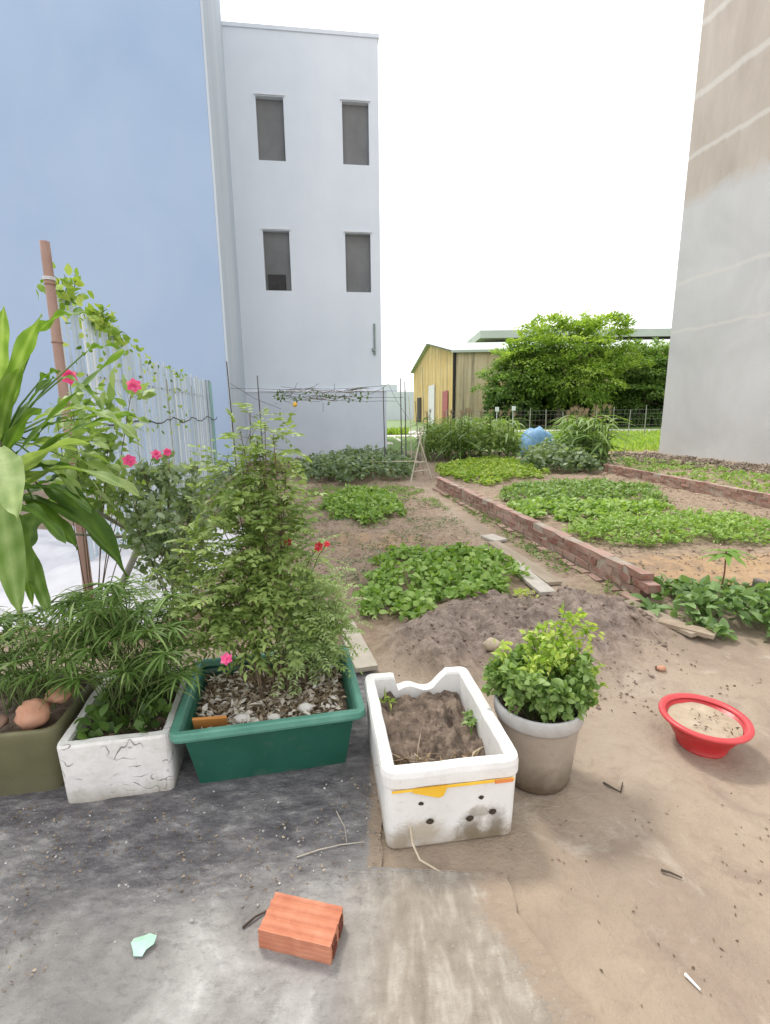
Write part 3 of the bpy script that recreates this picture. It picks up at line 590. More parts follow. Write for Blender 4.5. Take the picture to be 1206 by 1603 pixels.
# ------------------------------------------------------------------ trees
barkm = simple('bark', (.08, .065, .05), (.17, .14, .11), 3, .95, .02)
def tree(label, base, hgt, lobes, nl, mat, tb=0., ls=.38, group='trees between the warehouse and the cement house'):
    o = empty('tree', base); tag(o, label, 'tree', group)
    mb = MB(); top = Vector((.3, 0, hgt*.45)); mb.tube([(0, 0, -.1), (.1, .05, hgt*.15), (.0, .1, hgt*.3), top], .26, .14, 8)
    for (cx, cy, cz, r) in lobes:
        s = Vector((.05, .05, hgt*random.uniform(.15, .4))); e_ = Vector((cx, cy, cz)); mb.tube([s, s.lerp(e_, .5)+Vector((0, 0, .3)), e_], .1, .03, 5)
        for k in range(4):
            q = e_+Vector(rdir(1)[0])*r*.8; mb.tube([s.lerp(e_, .7), q], .04, .012, 4)
    mb.build('trunk', barkm, o)
    lv = Leaves(); tot = sum(l[3]**2 for l in lobes)
    for (cx, cy, cz, r) in lobes:
        n = int(nl*r*r/tot); ncl = max(12, n//55)
        for k in range(ncl):     # sprays of leaflets arching outward
            dv = rdir(1, .25)[0]; rr = r*random.uniform(.45, 1.2); c_ = np.array([cx, cy, cz])+dv*rr*np.array([1.15, 1.0, .8]); out = dv*.8+np.array([0, 0, -.15]); q = 55; ct = .15+.55*random.random()+.25*dv[2]  # sprays on lobe tops tinted lighter, highlights put into the leaf colour
            s = rng.random(q)*1.0*r*.55; side = rng.normal(0, .22*r, q); perp = np.cross(out, [0, 0, 1]); perp /= np.linalg.norm(perp)+1e-6
            P = c_ + out[None]*s[:, None] + perp[None]*side[:, None] + np.stack([rng.normal(0, .06, q), rng.normal(0, .06, q), -s*s*.28/r + rng.normal(0, .1, q)], 1)
            lv.add(P, nrm(out[None]*.8+perp[None]*np.sign(side)[:, None]*.6+rng.normal(0, .35, (q, 3))), rdir(q, 2.2), ls*rng.uniform(.5, 1.1, q), ls*.42, ct+tb+rng.normal(0, .1, q))
    lv.build('crown', mat, o, DI)
    return o
T = V(872, 668, 42); T.z = 0
lob = []
random.seed(3)
tree('large bright green tree in the middle of the clump by the warehouse', T, 9, [(0, 0, 6.2, 2.6), (2.6, -.4, 6.6, 2.2), (-2.2, 0, 5.4, 2.1), (1.2, -1.4, 4.2, 2.2), (4.1, 0, 4.6, 2.), (-.6, .3, 7.2, 1.8), (3.2, 0, 7.4, 1.5), (1.8, .5, 2.6, 1.9)], 21000, L_tree, .2)
tree('darker tree at the left of the clump, hiding the red side door', T+Vector((-2.9, 1.2, 0)), 7, [(0, 0, 4.9, 1.9), (-1.0, 0, 3.6, 1.9), (1.2, -.2, 5.2, 1.7), (-.6, -.6, 2.2, 1.6), (1.6, .6, 3.4, 1.9)], 11000, L_mid, .1)
tree('darker tree at the right of the clump, against the cement house', T+Vector((7.6, 1.6, 0)), 7, [(0, 0, 5.0, 1.9), (-1.6, 0, 3.4, 2.), (1.2, -.2, 4.4, 1.8), (2.8, 0, 5.4, 1.9), (.4, -.8, 2.2, 1.9), (2.6, 0, 2.6, 1.9), (-.8, .3, 1.5, 1.6)], 20000, L_mid, .14)
# dim hedge under the trees
mb = MB()
lv = Leaves(); n = 9000; gx = rng.uniform(-5.5, 12, n); P = np.stack([T.x+gx, T.y+2.6+rng.normal(0, .5, n), rng.random(n)**.8*3.2], 1); lv.add(P, rdir(n), rdir(n, .8), .5*rng.uniform(.6, 1.2, n), .22, .15*rng.random(n))
tag(lv.build('hedge', L_dark, None, DI), 'dark undergrowth behind the tree trunks', 'undergrowth', kind='stuff')
# wire fence in front of the trees
postm = simple('fence_post', (.32, .31, .28), (.5, .48, .44), 8, .9, 0); wirem = simple('wire', (.14, .14, .13), (.22, .22, .2), 5, .5, 0)
f0 = G(698, 700); f0 = V(700, 668, 27); f0.z = 0; fe = empty('wire_fence', f0); tag(fe, 'thin-posted wire fence running in front of the trees', 'fence'); 
for k in range(15):
    mb = MB(); hgt = random.uniform(1.35, 1.65); mb.tube([(k*.9, 0, -.05), (k*.9+random.uniform(-.05, .05), 0, hgt)], .028, .022, 6)
    if k in (3, 4): mb.box((k*.9+.0, 0, hgt+.07), (.18, .12, .24))
    mb.build('post', postm if k not in (3, 4) else trim, fe)
mb = MB()
for q in (.3, .6, .9, 1.2, 1.4): mb.tube([(0, -.035, q), (12.8, -.035, q+.02)], .006, n=4)
for k in range(63): mb.tube([(k*.2, -.035, .1), (k*.2, -.035, 1.42)], .004, n=4)
mb.build('wire_mesh', wirem, fe)

# ------------------------------------------------------------------ corn
def corn_proto():
    o = empty('corn_plant', (0, 0, 0)); mb = MB(); mb.tube([(0, 0, -.03), (.01, 0, .4), (0, .01, .85), (.01, 0, 1.1)], .014, .007, 6); mb.build('stalk', stemg, o)
    lv = Leaves()
    for k in range(9):
        a = k*2.4+random.uniform(-.3, .3); z_ = .16+k*.1; d = np.array([math.cos(a), math.sin(a), random.uniform(.5, 1.1)]); lv.add([[0, 0, z_]], d, [-d[0]*.6, -d[1]*.6, 1], random.uniform(.42, .62), .075, .35+.07*k)
    lv.build('leaves', L_mid, o, STD)
    lv = Leaves(); lv.add(np.tile([[0, 0, 1.08]], (6, 1)), rdir(6, 2.6), rdir(6), .13, .016, .55); lv.build('tassel', L_dry, o, STS)
    return o
cp = corn_proto(); spots = []
random.seed(5)
for i in range(58):
    px = random.uniform(668, 850) if i < 30 else random.uniform(850, 950); yb = random.uniform(712, 727) if px < 850 else random.uniform(714, 732)
    if px > 930: yb = 734
    if 803 < px < 872: px -= 80 if px < 838 else -45
    spots.append((px, yb))
spots.append((938, 739)); spots.append((925, 738)); spots.append((948, 737))
first = True
wh_lbl = {58: 'tall corn plant at the right front corner of the corn plot', 59: 'corn plant just left of the corner corn plant', 60: 'corn plant rightmost in the corn plot'}
for i, (px, py) in enumerate(spots):
    g = G(px, py); sc_ = random.uniform(1.05, 1.3) if i < 58 else 1.3
    lb_ = wh_lbl.get(i, 'green corn plant standing among its like in the dense corn plot')
    if first: cp.location = g; cp.rotation_euler.z = 1; cp.scale = (sc_,)*3; tag(cp, lb_, 'corn', 'corn plants in the corn plot'); first = False
    else: copy_thing(cp, g, random.random()*6.3, sc_, lb_)
patch('bean_patch', 'greyish leafy plants at the front of the corn plot', 'vegetable patch', [(820, 742), (930, 745), (940, 725), (830, 715)], L_grey, 90, .5, .13, tb=.0)
patch('leafy_plants', 'dense bushy leafy plants filling the left half of the corn plot', 'plants', [(655, 724), (812, 728), (805, 708), (670, 708)], L_tall, 120, 1.0, .15, tb=.12, ww=.4, edge=.3)
patch('leafy_plants', 'leafy bushes filling the right end of the corn plot behind the far brick wall', 'plants', [(868, 728), (945, 732), (948, 714), (872, 712)], L_mid, 110, .95, .13, tb=.2, ww=.4, edge=.3)
# blue tarpaulin heap
tm_ = simple('blue_plastic', (.12, .26, .44), (.2, .37, .56), 6, .45, .01, 12); p = V(840, 690, 15.2)
vs = []; fs = []
for j in range(13):
    for i in range(17):
        x = (i/16-.5)*1.7; y = (j/12-.5)*1.2; z_ = .93*max(0, 1-(x/.85)**2)**.35*max(0, 1-(y/.62)**2)**.4 + .12*mn.noise(Vector((x*4, y*4, 0))); vs.append((x, y, max(z_, -.02)))
fs = [(j*17+i, j*17+i+1, (j+1)*17+i+1, (j+1)*17+i) for j in range(12) for i in range(16)]
me = bpy.data.meshes.new('tarpaulin'); me.from_pydata(vs, [], fs); o = link('tarpaulin', me, tm_, None, True); o.scale = (.68, .8, .97); o.location = (p.x, 15.2, 0); tag(o, 'blue tarpaulin draped over a heap behind the corn', 'tarpaulin')

# ------------------------------------------------------------------ trellis, posts, ladder
poleb = simple('bamboo_grey', (.22, .2, .15), (.4, .37, .28), 10, .8, .002, stretch=(1, 1, .2)); dpole = simple('dark_rod', (.06, .055, .055), (.13, .12, .115), 10, .7, 0)
tr0 = V(400, 700, 11.0); tr = empty('trellis', Vector((tr0.x, 11, 0))); tag(tr, 'rickety wire and rod trellis with thin dead vines before the white house', 'trellis')
def loc(px, py, Y): q = V(px, py, Y); return q-tr.location
for px, top, Y in ((403, 588, 10.9), (627, 592, 11.8), (634, 597, 11.6), (600, 606, 12.)):
    a = loc(px, top, Y); mb = MB(); mb.tube([(a.x+.03, a.y, -0.02), (a.x, a.y, a.z)], .016, .012, 5); mb.build('post', dpole, tr)
mb = MB()
for (x0, y0, x1, y1, Y0, Y1) in ((360, 608, 605, 604, 11, 12), (404, 612, 632, 622, 11, 11.7), (430, 618, 620, 628, 11.5, 12), (440, 606, 640, 612, 12, 11.6), (360, 600, 440, 640, 10.9, 11), (560, 622, 608, 601, 12, 12), (608, 601, 640, 655, 12, 11.2), (450, 625, 466, 598, 11, 11.2), (470, 608, 500, 600, 11, 11.3), (524, 612, 524, 600, 11.5, 11.5), (506, 630, 506, 644, 11.4, 11.4)):
    a, c_ = loc(x0, y0, Y0), loc(x1, y1, Y1); pts = [a.lerp(c_, s/8)+Vector((0, 0, -.05*math.sin(PI*s/8)+random.uniform(-.012, .012))) for s in range(9)]; mb.tube(pts, .0045, n=4)
mb.build('wire', dpole, tr)
lv = Leaves(); sv = MB()
for k in range(34):
    x0 = random.uniform(425, 560); a = loc(x0, random.uniform(610, 626), 11.2); pts = [a]
    for s in range(6): pts.append(pts[-1]+Vector((random.uniform(-.02, .16), random.uniform(-.06, .06), random.uniform(-.04, .035))))
    sv.tube(pts, .006, .003, 4)
for k in range(130):
    px = random.uniform(432, 580) if k < 90 else random.choice((random.uniform(540, 572), random.uniform(430, 450))); a = loc(px, random.gauss(621, 5), 11.2); lv.add([list(a)], rdir(1), rdir(1, .6), .07, .045, .1+.5*random.random()*(1 if k < 90 else 1.7))
vn = sv.build('vine', stemb, tr); lv.build('leaves', L_mid, vn, OV)
q = V(462, 633, 11.0); mb = MB(); shell('x', None, None, .01, .01, .01, [(0, 0), (0, .01)])
bpy.data.objects.remove(bpy.data.objects['x'])
gq = empty('gourd', q); tag(gq, 'small yellow gourd hanging under the trellis', 'gourd')
shell('fruit', simple('yellow_fruit', (.65, .38, .05), (.8, .5, .08), 12, .5, 0), gq, .05, .05, .05, [(-.048, -.06), (-.02, -.05), (0, -.02), (0, .01), (-.02, .04), (-.045, .055)], 4, True, smooth=True)
mb = MB(); mb.tube([(0, 0, .05), (.01, 0, .15)], .005); mb.build('stem', stemg, gq)
# stakes and small frame
lg = V(655, 748, 9.9); lgz = empty('stake_frame', Vector((lg.x, 9.9, 0))); tag(lgz, 'weathered tripod of stakes with short rungs at the corner of the long brick wall', 'stakes')
def l2(px, py, Y): q = V(px, py, Y); return q-lgz.location
pale_w = simple('weathered_wood', (.42, .38, .30), (.6, .55, .45), 8, .85, .003, stretch=(1, 1, .3))
for a, c_ in (((643, 752, 9.9), (662, 668, 10.1)), ((676, 745, 10.3), (652, 672, 10.1)), ((664, 728, 11), (657, 668, 10.1))):
    mb = MB(); p0, p1 = l2(*a), l2(*c_); p0.z = max(p0.z-.05, -.05) if a[1] > 740 else 0; mb.tube([p0, p0.lerp(p1, .5), p1], .017, .012, 6); mb.build('stake', pale_w, lgz)
for (a, c_) in (((648, 738, 9.9), (672, 735, 10.2)), ((651, 724, 9.9), (668, 722, 10.2))):
    mb = MB(); mb.tube([l2(*a), l2(*c_)], .012); mb.build('rung', pale_w, lgz)
mb = MB(); mb.tube([l2(584, 723, 10.6), l2(655, 722, 10.1)], .011); mb.build('rail', pale_w, lgz)
mb = MB(); a = l2(584, 718, 10.6); mb.tube([(a.x, a.y, -.02), a], .015); mb.build('stake', pale_w, lgz)
# lone sticks by the gap
SL = ['slim pale stick standing in the gap left of the warehouse', 'thin grey stick leaning right beside the warehouse doors', 'dark thin stick left of the corn plot']
for k, (px, top, bx, by, Y) in enumerate(((640, 620, 644, 705, 12.5), (661, 575, 664, 700, 12.6), (650, 628, 655, 712, 12.2))):
    q = V(bx, by, Y); tp = V(px, top, Y); mb = MB(); mb.tube([(q.x, Y, -.02), (q.x*.6+tp.x*.4+.02, Y, tp.z*.5), tp], .013, .008, 5); o = mb.build('stick', (pale_w, poleb, dpole)[k]); tag(o, SL[k], 'stick', 'upright sticks near the gap')
# white slab and rubble near the house
p = G(490, 742); mb = MB(); mb.box((0, 0, .17), (.72, .4, .14), .1, .02); mb.box((-.1, .1, .05), (.3, .2, .1), .1, .01); o = mb.build('concrete_block', simple('white_block', (.6, .6, .58), (.75, .75, .72), 6, .85, .003)); o.location = p; tag(o, 'white concrete slab lying at the left foot of the white house', 'concrete block')
clods('rubble_heap', 'brown heap of dug earth and rubble left of the white slab', [(430, 745), (500, 738), (490, 728), (430, 728)], 350, .03, .12, simple('brown_rubble', (.12, .08, .06), (.28, .2, .15), 8, .95, 0), .08)

# ------------------------------------------------------------------ left slat fence
m, t, b = nodes('pale_corrugated'); n = noise_node(t, 1.5, 6, .6, .2, stretch=(3, 3, .3)); c = ramp(t, n, [(.3, (.42, .52, .62)), (.7, (.60, .69, .76))]); c = mixc(t, mapr(t, attr(t), .05, .8, 0, 1), c, (.86, .88, .88))
t.links.new(c, b.inputs['Base Color']); b.inputs['Roughness'].default_value = .4
tr_ = t.nodes.new('ShaderNodeBsdfTranslucent'); t.links.new(c, tr_.inputs[0]); ms = t.nodes.new('ShaderNodeMixShader'); ms.inputs[0].default_value = .35; t.links.new(b.outputs[0], ms.inputs[1]); t.links.new(tr_.outputs[0], ms.inputs[2]); t.links.new(ms.outputs[0], t.nodes['Material Output'].inputs['Surface']); corrm = m
teal = simple('teal_sheet', (.24, .44, .45), (.36, .55, .55), 3, .5, 0, stretch=(1, 1, .2))
F0 = Vector((-2.5, 3.95, 0)); F1 = Vector((-3.62, 10.6, 0)); FL = (F1-F0).length; fd = (F1-F0)/FL
fe = empty('slat_fence', F0, math.atan2(fd.y, fd.x)); tag(fe, 'fence of narrow uneven pale slats running away along the left side', 'fence')
corr2 = corrm.copy(); corr2.name = 'pale_blue_slat'
NS_ = 88
for k in range(NS_):
    u = (k+.5)*FL/NS_; wv = FL/NS_*random.uniform(.62, .9); tp = 2.04+.05*mn.noise(Vector((u*1.1, 0, 0)))+.27*max(0, 1-u/2.4)+random.uniform(-.045, .045); ln = random.uniform(-.012, .012); y0 = random.uniform(-.012, .012)
    mb = MB(); vs = []; th = random.choice((.0, .15, .5, 1.0)); last = k > NS_-6
    for z_ in (-.01, .7, 1.4, tp):
        for q in (-1, -.45, 0, .45, 1): vs.append((u+q*wv/2+ln*z_*2, -.014*(1-q*q)+y0+.01*mn.noise(Vector((k*3.1, z_*1.5, 0))), z_+(random.uniform(-.01, .01) if z_ == tp else 0)))
    mb.add(vs, [(a*5+b_, a*5+b_+1, a*5+b_+6, a*5+b_+5) for a in range(3) for b_ in range(4)], th); mb.t = [th if abs((i_ % 5)-2) == 2 else th*.35 for i_ in range(20)]
    mb.build('slat', teal if last else corrm, fe, True)
for z_ in (.5, 1.75):
    mb = MB(); mb.tube([(0, .03, z_), (FL, .03, z_)], .014, n=6); mb.build('rail', poleb, fe)
for k in range(5):
    mb = MB(); mb.tube([(k*FL/4.2+.15, .06, -.05), (k*FL/4.2+.15, .06, 1.9)], .03, n=6); mb.build('post', poleb, fe)
mb = MB(); pts = [(s*FL/40, -.06-.01*random.random(), 1.32+.03*math.sin(s*.8)+random.uniform(-.02, .02)) for s in range(3, 41)]; mb.tube(pts, .009, n=4); mb.build('wire', dpole, fe)
# end plank and rods beyond the fence
RL = ['dark weathered plank standing at the far end of the slat fence', 'short dark metal rod beyond the far end of the fence']
q = V(336, 735, 10.4); mb = MB(); mb.box((0, 0, 1.03), (.14, .03, 2.1), .2, .006); o = mb.build('plank', simple('dark_wood', (.12, .13, .12), (.25, .26, .24), 9, .9, .003, stretch=(1, 1, .1))); o.location = (q.x, 10.3, 0); tag(o, RL[0], 'plank')
q = V(355, 566, 10.0); mb = MB(); mb.tube([(0.05, 0, -.02), (0, 0, q.z)], .014, .012, 6); o = mb.build('metal_rod', dpole); o.location = (q.x, 10, 0); tag(o, RL[1], 'metal rod')

# bamboo pole
bm_ = simple('bamboo', (.27, .165, .13), (.42, .29, .24), 12, .6, .003, stretch=(1, 1, .15))
Yp = 3.1; tp = V(70, 378, Yp); md = V(98, 600, Yp); dv = (md-tp); bt = tp+dv*((tp.z+.03)/(tp.z-md.z)); bp = empty('bamboo_pole', (bt.x, Yp, 0)); tag(bp, 'leaning brown bamboo pole standing before the blue wall', 'pole')
mb = MB(); a = Vector((0, 0, -.03)); e_ = tp-bp.location; k = 9
pts = [a.lerp(e_, i/24)+Vector((0, 0, 0)) for i in range(25)]; mb.tube(pts, .03, .026, 12); mb.build('pole', bm_, bp, True)
for s in (.14, .31, .47, .62, .77, .905):
    mb = MB(); c_ = a.lerp(e_, s); u = (e_-a).normalized()*.006; mb.tube([c_-u, c_+u], .031, n=12); mb.build('node', simple('bamboo_node', (.25, .15, .11), (.4, .26, .2), 12, .7, 0), bp, True)
mb = MB(); c_ = a.lerp(e_, .915); u = (e_-a).normalized()
for s in range(3): mb.tube([c_+u*(.006*s-.004), c_+u*(.006*s)], .0345, n=12)
mb.tube([c_, c_+Vector((-.05, .1, -.5))], .0012, n=4); mb.build('string', trim, bp)

# ------------------------------------------------------------------ containers
def plastic(name, c1, c2, rough=.45, sc=6, dirt=None, dz=(.0, .12), spec=.4, df=.8):
    m, t, b = nodes(name); n = noise_node(t, sc, 6, .6, .3); c = ramp(t, n, [(.3, c1), (.7, c2)])
    if dirt:
        n2 = noise_node(t, 11, 7, .7, .6); d_ = math_(t, 'ADD', pos(t, 'Z'), math_(t, 'MULTIPLY', math_(t, 'SUBTRACT', n2, .5), .16)); c = mixc(t, mapr(t, d_, dz[0], dz[1], df, 0), c, dirt)
        n3 = noise_node(t, 28, 6, .7, .3); c = mixc(t, mapr(t, n3, .56, .72, 0, .25), c, dirt)
    t.links.new(c, b.inputs['Base Color']); b.inputs['Roughness'].default_value = rough; b.inputs['Specular IOR Level'].default_value = spec
    bump(t, b, noise_node(t, 45, 5, .6), .0018, .6); return m
potsoil = simple('pot_soil', (.07, .05, .04), (.28, .215, .165), 16, .95, .012, 50, detail=8)
foamm = plastic('foam', (.68, .665, .64), (.80, .79, .775), .7, 5, (.34, .27, .19), (-.0, .09))
t = foamm.node_tree; b = t.nodes['Principled BSDF']; c = b.inputs['Base Color'].links[0].from_socket
for (cx, cz, sx_, sz_, col, amt) in ((.06, .045, .045, .06, (.17, .13, .08), .85), (.15, .05, .03, .07, (.15, .12, .08), .8), (-.1, .07, .06, .045, (.42, .36, .27), .8), (-.17, .04, .03, .05, (.3, .25, .18), .7), (.105, .02, .09, .028, (.2, .16, .1), .8), (.1, .115, .045, .022, (.25, .2, .14), .6)):
    tcx = t.nodes.new('ShaderNodeTexCoord'); mp = t.nodes.new('ShaderNodeMapping'); mp.inputs['Location'].default_value = (-cx/sx_, .29/.06, -cz/sz_); mp.inputs['Scale'].default_value = (1/sx_, 1/.06, 1/sz_)
    t.links.new(tcx.outputs['Object'], mp.inputs[0]); vl = t.nodes.new('ShaderNodeVectorMath'); vl.operation = 'LENGTH'; t.links.new(mp.outputs[0], vl.inputs[0])
    dd = math_(t, 'ADD', vl.outputs['Value'], math_(t, 'MULTIPLY', math_(t, 'SUBTRACT', noise_node(t, 26, 7, .72, .8), .5), 2.2)); c = mixc(t, mapr(t, dd, .45, 1.35, amt, 0), c, col)
t.links.new(c, b.inputs['Base Color'])
# 1. foam box
fb = empty('foam_box', (.168, 1.652, .0), rad(8)); tag(fb, 'white foam box of bare soil with yellow tape and a broken back rim', 'foam box')
a_, b_ = .215, .292
def topf(x, y):
    if y > .22:
        k = 9.
        if -.085 < x < .07: k = .235 - .012*math.sin(x*40)
        elif -.1 < x <= -.085: k = .235+.06*(-.085-x)/.015
        elif .07 <= x < .13: k = .235+.065*(x-.07)/.06
        return k
    return 9.
shell('body', foamm, fb, a_, b_, .03, [(-.008, 0), (0, .012), (.004, .15), (.006, .235), (.012, .243), (.014, .28), (.010, .298), (-.026, .299), (-.031, .29), (-.034, .12), (-.036, .1)], 26, top=topf, jit=.0025, js=14, smooth=False)
so_ = fill('soil', potsoil, fb, a_-.035, b_-.035, .01, .205, .045, 20, rings=36, sc=16, zf=lambda x, y: -.03+.045*math.exp(-((x-.0)**2+(y-.1)**2)/.02)+.02*(y > 0)*y*4)
tape = simple('yellow_tape', (.75, .42, .03), (.85, .55, .06), 9, .45, .001); tape2 = simple('orange_tape', (.7, .22, .06), (.8, .3, .1), 9, .45, 0)
yf = -b_-.0115
mb = MB(); mb.box((.0, yf-.0035, .236), (.40, .004, .007), 0, .0015); mb.add([(-.13, yf-.006, .243), (-.02, yf-.006, .243), (-.035, yf-.006, .205), (-.05, yf-.006, .2), (-.135, yf-.006, .228)], [(4, 3, 2, 1, 0)]); mb.add([(-.13, yf-.003, .243), (-.02, yf-.003, .243), (-.035, yf-.003, .205), (-.05, yf-.003, .2), (-.135, yf-.003, .228)], [(0, 1, 2, 3, 4)]); mb.build('tape', tape, fb)
mb = MB(); mb.box((.165, yf-.0065, .235), (.06, .003, .013), 0, .001); mb.build('tape', tape2, fb)['label'] = 'short orange end of tape'
holem = simple('hole_dark', (.03, .022, .015), (.08, .06, .04), 40, .95, 0); stain = simple('stain_brown', (.16, .12, .07), (.3, .23, .15), 18, .9, .002)
def blob(mb, cx, cz, rx, rz_, y, n=14, seed=0):
    vv = [(cx+rx*math.cos(2*PI*i/n)*(1+.45*mn.noise(Vector((i*1.3+seed*5, seed, 0)))), y, cz+rz_*math.sin(2*PI*i/n)*(1+.45*mn.noise(Vector((i*1.7, seed*3, 4))))) for i in range(n)]
    mb.add(vv, [tuple(range(n))])
for k, (x, z_) in enumerate(((-.105, .176), (.095, .172), (-.075, .105), (.058, .098), (.135, .112))):
    mb = MB(); blob(mb, x, z_, .009 if k < 2 else .013, .007 if k < 2 else .011, -b_-.0065, 12, k); mb.tube([(x, -b_-.006, z_), (x, -b_+.01, z_)], .006, n=8); mb.build('drain_hole', holem, fb)  # dark discs put the shade inside the drain holes into colour

mb = MB(); mb.tube([(-.14, -.294, .09), (-.135, -.31, .04), (-.12, -.35, .02), (-.06, -.4, .014)], .004, .003, 5); mb.build('root', simple('pale_root', (.5, .42, .3), (.62, .54, .42), 20, .8, 0), fb)
# litter in the foam box
def litter(parent, name, n, ax, by, z_, ll, mat=None, cx=0, cy=0, tm=DI, W=.5, tb=0, tilt=1.5):
    lv = Leaves(); P = np.stack([cx+rng.uniform(-ax, ax, n), cy+rng.uniform(-by, by, n), z_+rng.random(n)*.02], 1); lv.add(P, rdir(n, .1, .4), rdir(n, tilt), ll*rng.uniform(.4, 1.3, n), ll*W*rng.uniform(.3, 1.1, n), rng.random(n)+tb); o = lv.build(name, mat or L_dry, parent, tm); o['kind'] = 'stuff'; return o
litter(fb, 'dry_leaves', 90, .15, .06, .18, .045, cx=0, cy=-.17)
litter(fb, 'straw', 60, .05, .07, .185, .08, cx=-.1, cy=-.14, tm=STS, W=.06, tb=.1)
litter(fb, 'sprouts', 35, .015, .04, .215, .04, mat=L_mid, cx=.155, cy=.03, W=.6, tb=.2)
litter(fb, 'sprout', 14, .02, .02, .22, .05, mat=L_lime, cx=-.14, cy=.2, W=.2)
clm = []
# 2. green planter
gp_ = empty('planter_box', (-.485, 1.885, 0), rad(11.5)); tag(gp_, 'large green plastic trough planter full of dry leaves, holding the tall shrub', 'planter')
grm = plastic('green_plastic', (.012, .085, .055), (.02, .12, .08), .38, 4, (.13, .16, .13), (-.02, .03), .5, .5)
grr = plastic('green_rim', (.07, .22, .165), (.12, .3, .23), .5, 7, (.2, .26, .22), (-1, -.9), .4)
ga, gb = .325, .255; gz0 = .215
shell('body', grm, gp_, ga, gb, .008, [(-.055, 0), (-.048, .004), (-.012, .235), (-.006, .25), (-.012, .25), (-.02, .235), (-.052, .03), (-.055, .02)], 12)
shell('rim', grr, gp_, ga, gb, .006, [(-.008, .2508), (.018, .2508), (.03, .2515), (.034, .262), (.031, .28), (.024, .284), (.006, .284), (-.001, .278), (-.006, .26)], 12, smooth=False, cap=False)
grin = fill('soil', potsoil, gp_, ga-.022, gb-.022, .005, .205, .02, 12, rings=20, sc=12)
litter(gp_, 'dry_leaves', 2400, ga-.04, gb-.04, .212, .036, W=.35, tb=.12)
litter(gp_, 'pale_litter', 420, ga-.05, gb-.05, .225, .045, mat=L_pale, W=.5, tb=.2)
litter(gp_, 'dry_twigs', 350, ga-.06, gb-.06, .222, .08, tm=STS, W=.05)
tilem = simple('orange_tile', (.42, .17, .04), (.55, .25, .07), 7, .7, .002)
mb = MB(); M_ = Matrix.Translation((-.225, -.185, .245)) @ Matrix.Rotation(rad(-5), 4, 'Z') @ Matrix.Rotation(rad(20), 4, 'X'); mb.box((0, 0, 0), (.125, .014, .085), 0, .002, M=M_); o = mb.build('tile', tilem); o.parent = None; o.matrix_world = gp_.matrix_basis.copy(); tag(o, 'orange tile shard stuck in the front left of the green planter', 'tile shard')
# pebbles in planter
def stone(name, p, s, mat, label, cat='stone', seed=0, flat=.7):
    vs = []; fs = []; nu, nv = 14, 9
    for j in range(nv+1):
        th = PI*j/nv
        for i in range(nu):
            ph = 2*PI*i/nu; d = Vector((math.sin(th)*math.cos(ph), math.sin(th)*math.sin(ph), math.cos(th))); k = 1+.28*mn.noise(d*1.6+Vector((seed*3.7, 0, 0)))+.1*mn.noise(d*4+Vector((seed, 2, 0)))
            vs.append((d.x*s[0]*k, d.y*s[1]*k, d.z*s[2]*k))
    for j in range(nv):
        for i in range(nu): fs.append((j*nu+i, j*nu+(i+1) % nu, (j+1)*nu+(i+1) % nu, (j+1)*nu+i))
    me = bpy.data.meshes.new(name); me.from_pydata(vs, [], [tuple(reversed(f)) for f in fs]); o = link(name, me, mat, None, True); o.location = p; tag(o, label, cat); return o
whs = simple('pale_stone', (.55, .52, .48), (.72, .69, .65), 15, .85, .002, 60)
G4 = gp_.matrix_basis
for k, (x, y, s, lab) in enumerate(((-.115, -.17, .03, 'angular white stone right of the orange tile in the green planter'), (-.07, -.2, .022, 'round cream pebble second from the orange tile'), (.005, -.19, .024, 'flat yellowish pebble at the front middle of the green planter'), (.13, -.15, .03, 'long white stone at the front right of the green planter'), (-.16, -.215, .014, 'tiny white pebble next to the orange tile'))):
    stone('stone', G4 @ Vector((x, y+.015, .235)), (s*1.1, s*.8, s*.6), whs, lab, seed=k)['group'] = 'pale stones in the green planter'
# 3. left white foam box
crk, t, b = nodes('cracked_foam'); n = noise_node(t, 6, 6, .6, .5); c = ramp(t, n, [(.3, (.66, .64, .61)), (.7, (.78, .765, .74))])
vv = t.nodes.new('ShaderNodeTexVoronoi'); vv.feature = 'DISTANCE_TO_EDGE'; vv.inputs['Scale'].default_value = 7; tcx = t.nodes.new('ShaderNodeTexCoord'); mp = t.nodes.new('ShaderNodeMapping'); mp.inputs['Scale'].default_value = (.22, 1, 2.1)
nn = t.nodes.new('ShaderNodeTexNoise'); nn.inputs['Scale'].default_value = 9; t.links.new(tcx.outputs['Object'], nn.inputs['Vector']); ad = t.nodes.new('ShaderNodeMix'); ad.data_type = 'VECTOR'; ad.inputs['Factor'].default_value = .12
t.links.new(tcx.outputs['Object'], ad.inputs['A']); t.links.new(nn.outputs['Color'], ad.inputs['B']); t.links.new(ad.outputs['Result'], mp.inputs[0]); t.links.new(mp.outputs[0], vv.inputs['Vector'])
ck = math_(t, 'MULTIPLY', mapr(t, vv.outputs['Distance'], .002, .011, 1, 0), mapr(t, noise_node(t, 9, 3), .5, .6)); c = mixc(t, math_(t, 'MULTIPLY', ck, .75), c, (.12, .10, .09))
c = mixc(t, mapr(t, math_(t, 'ADD', pos(t, 'Z'), math_(t, 'MULTIPLY', math_(t, 'SUBTRACT', noise_node(t, 12, 6, .7), .5), .14)), -.0, .07, .85, 0), c, (.3, .26, .2)); c = mixc(t, mapr(t, noise_node(t, 16, 8, .75, .5), .52, .7, 0, .4), c, (.42, .37, .3))
t.links.new(c, b.inputs['Base Color']); b.inputs['Roughness'].default_value = .75; bump(t, b, math_(t, 'SUBTRACT', noise_node(t, 30, 5), ck), .004)
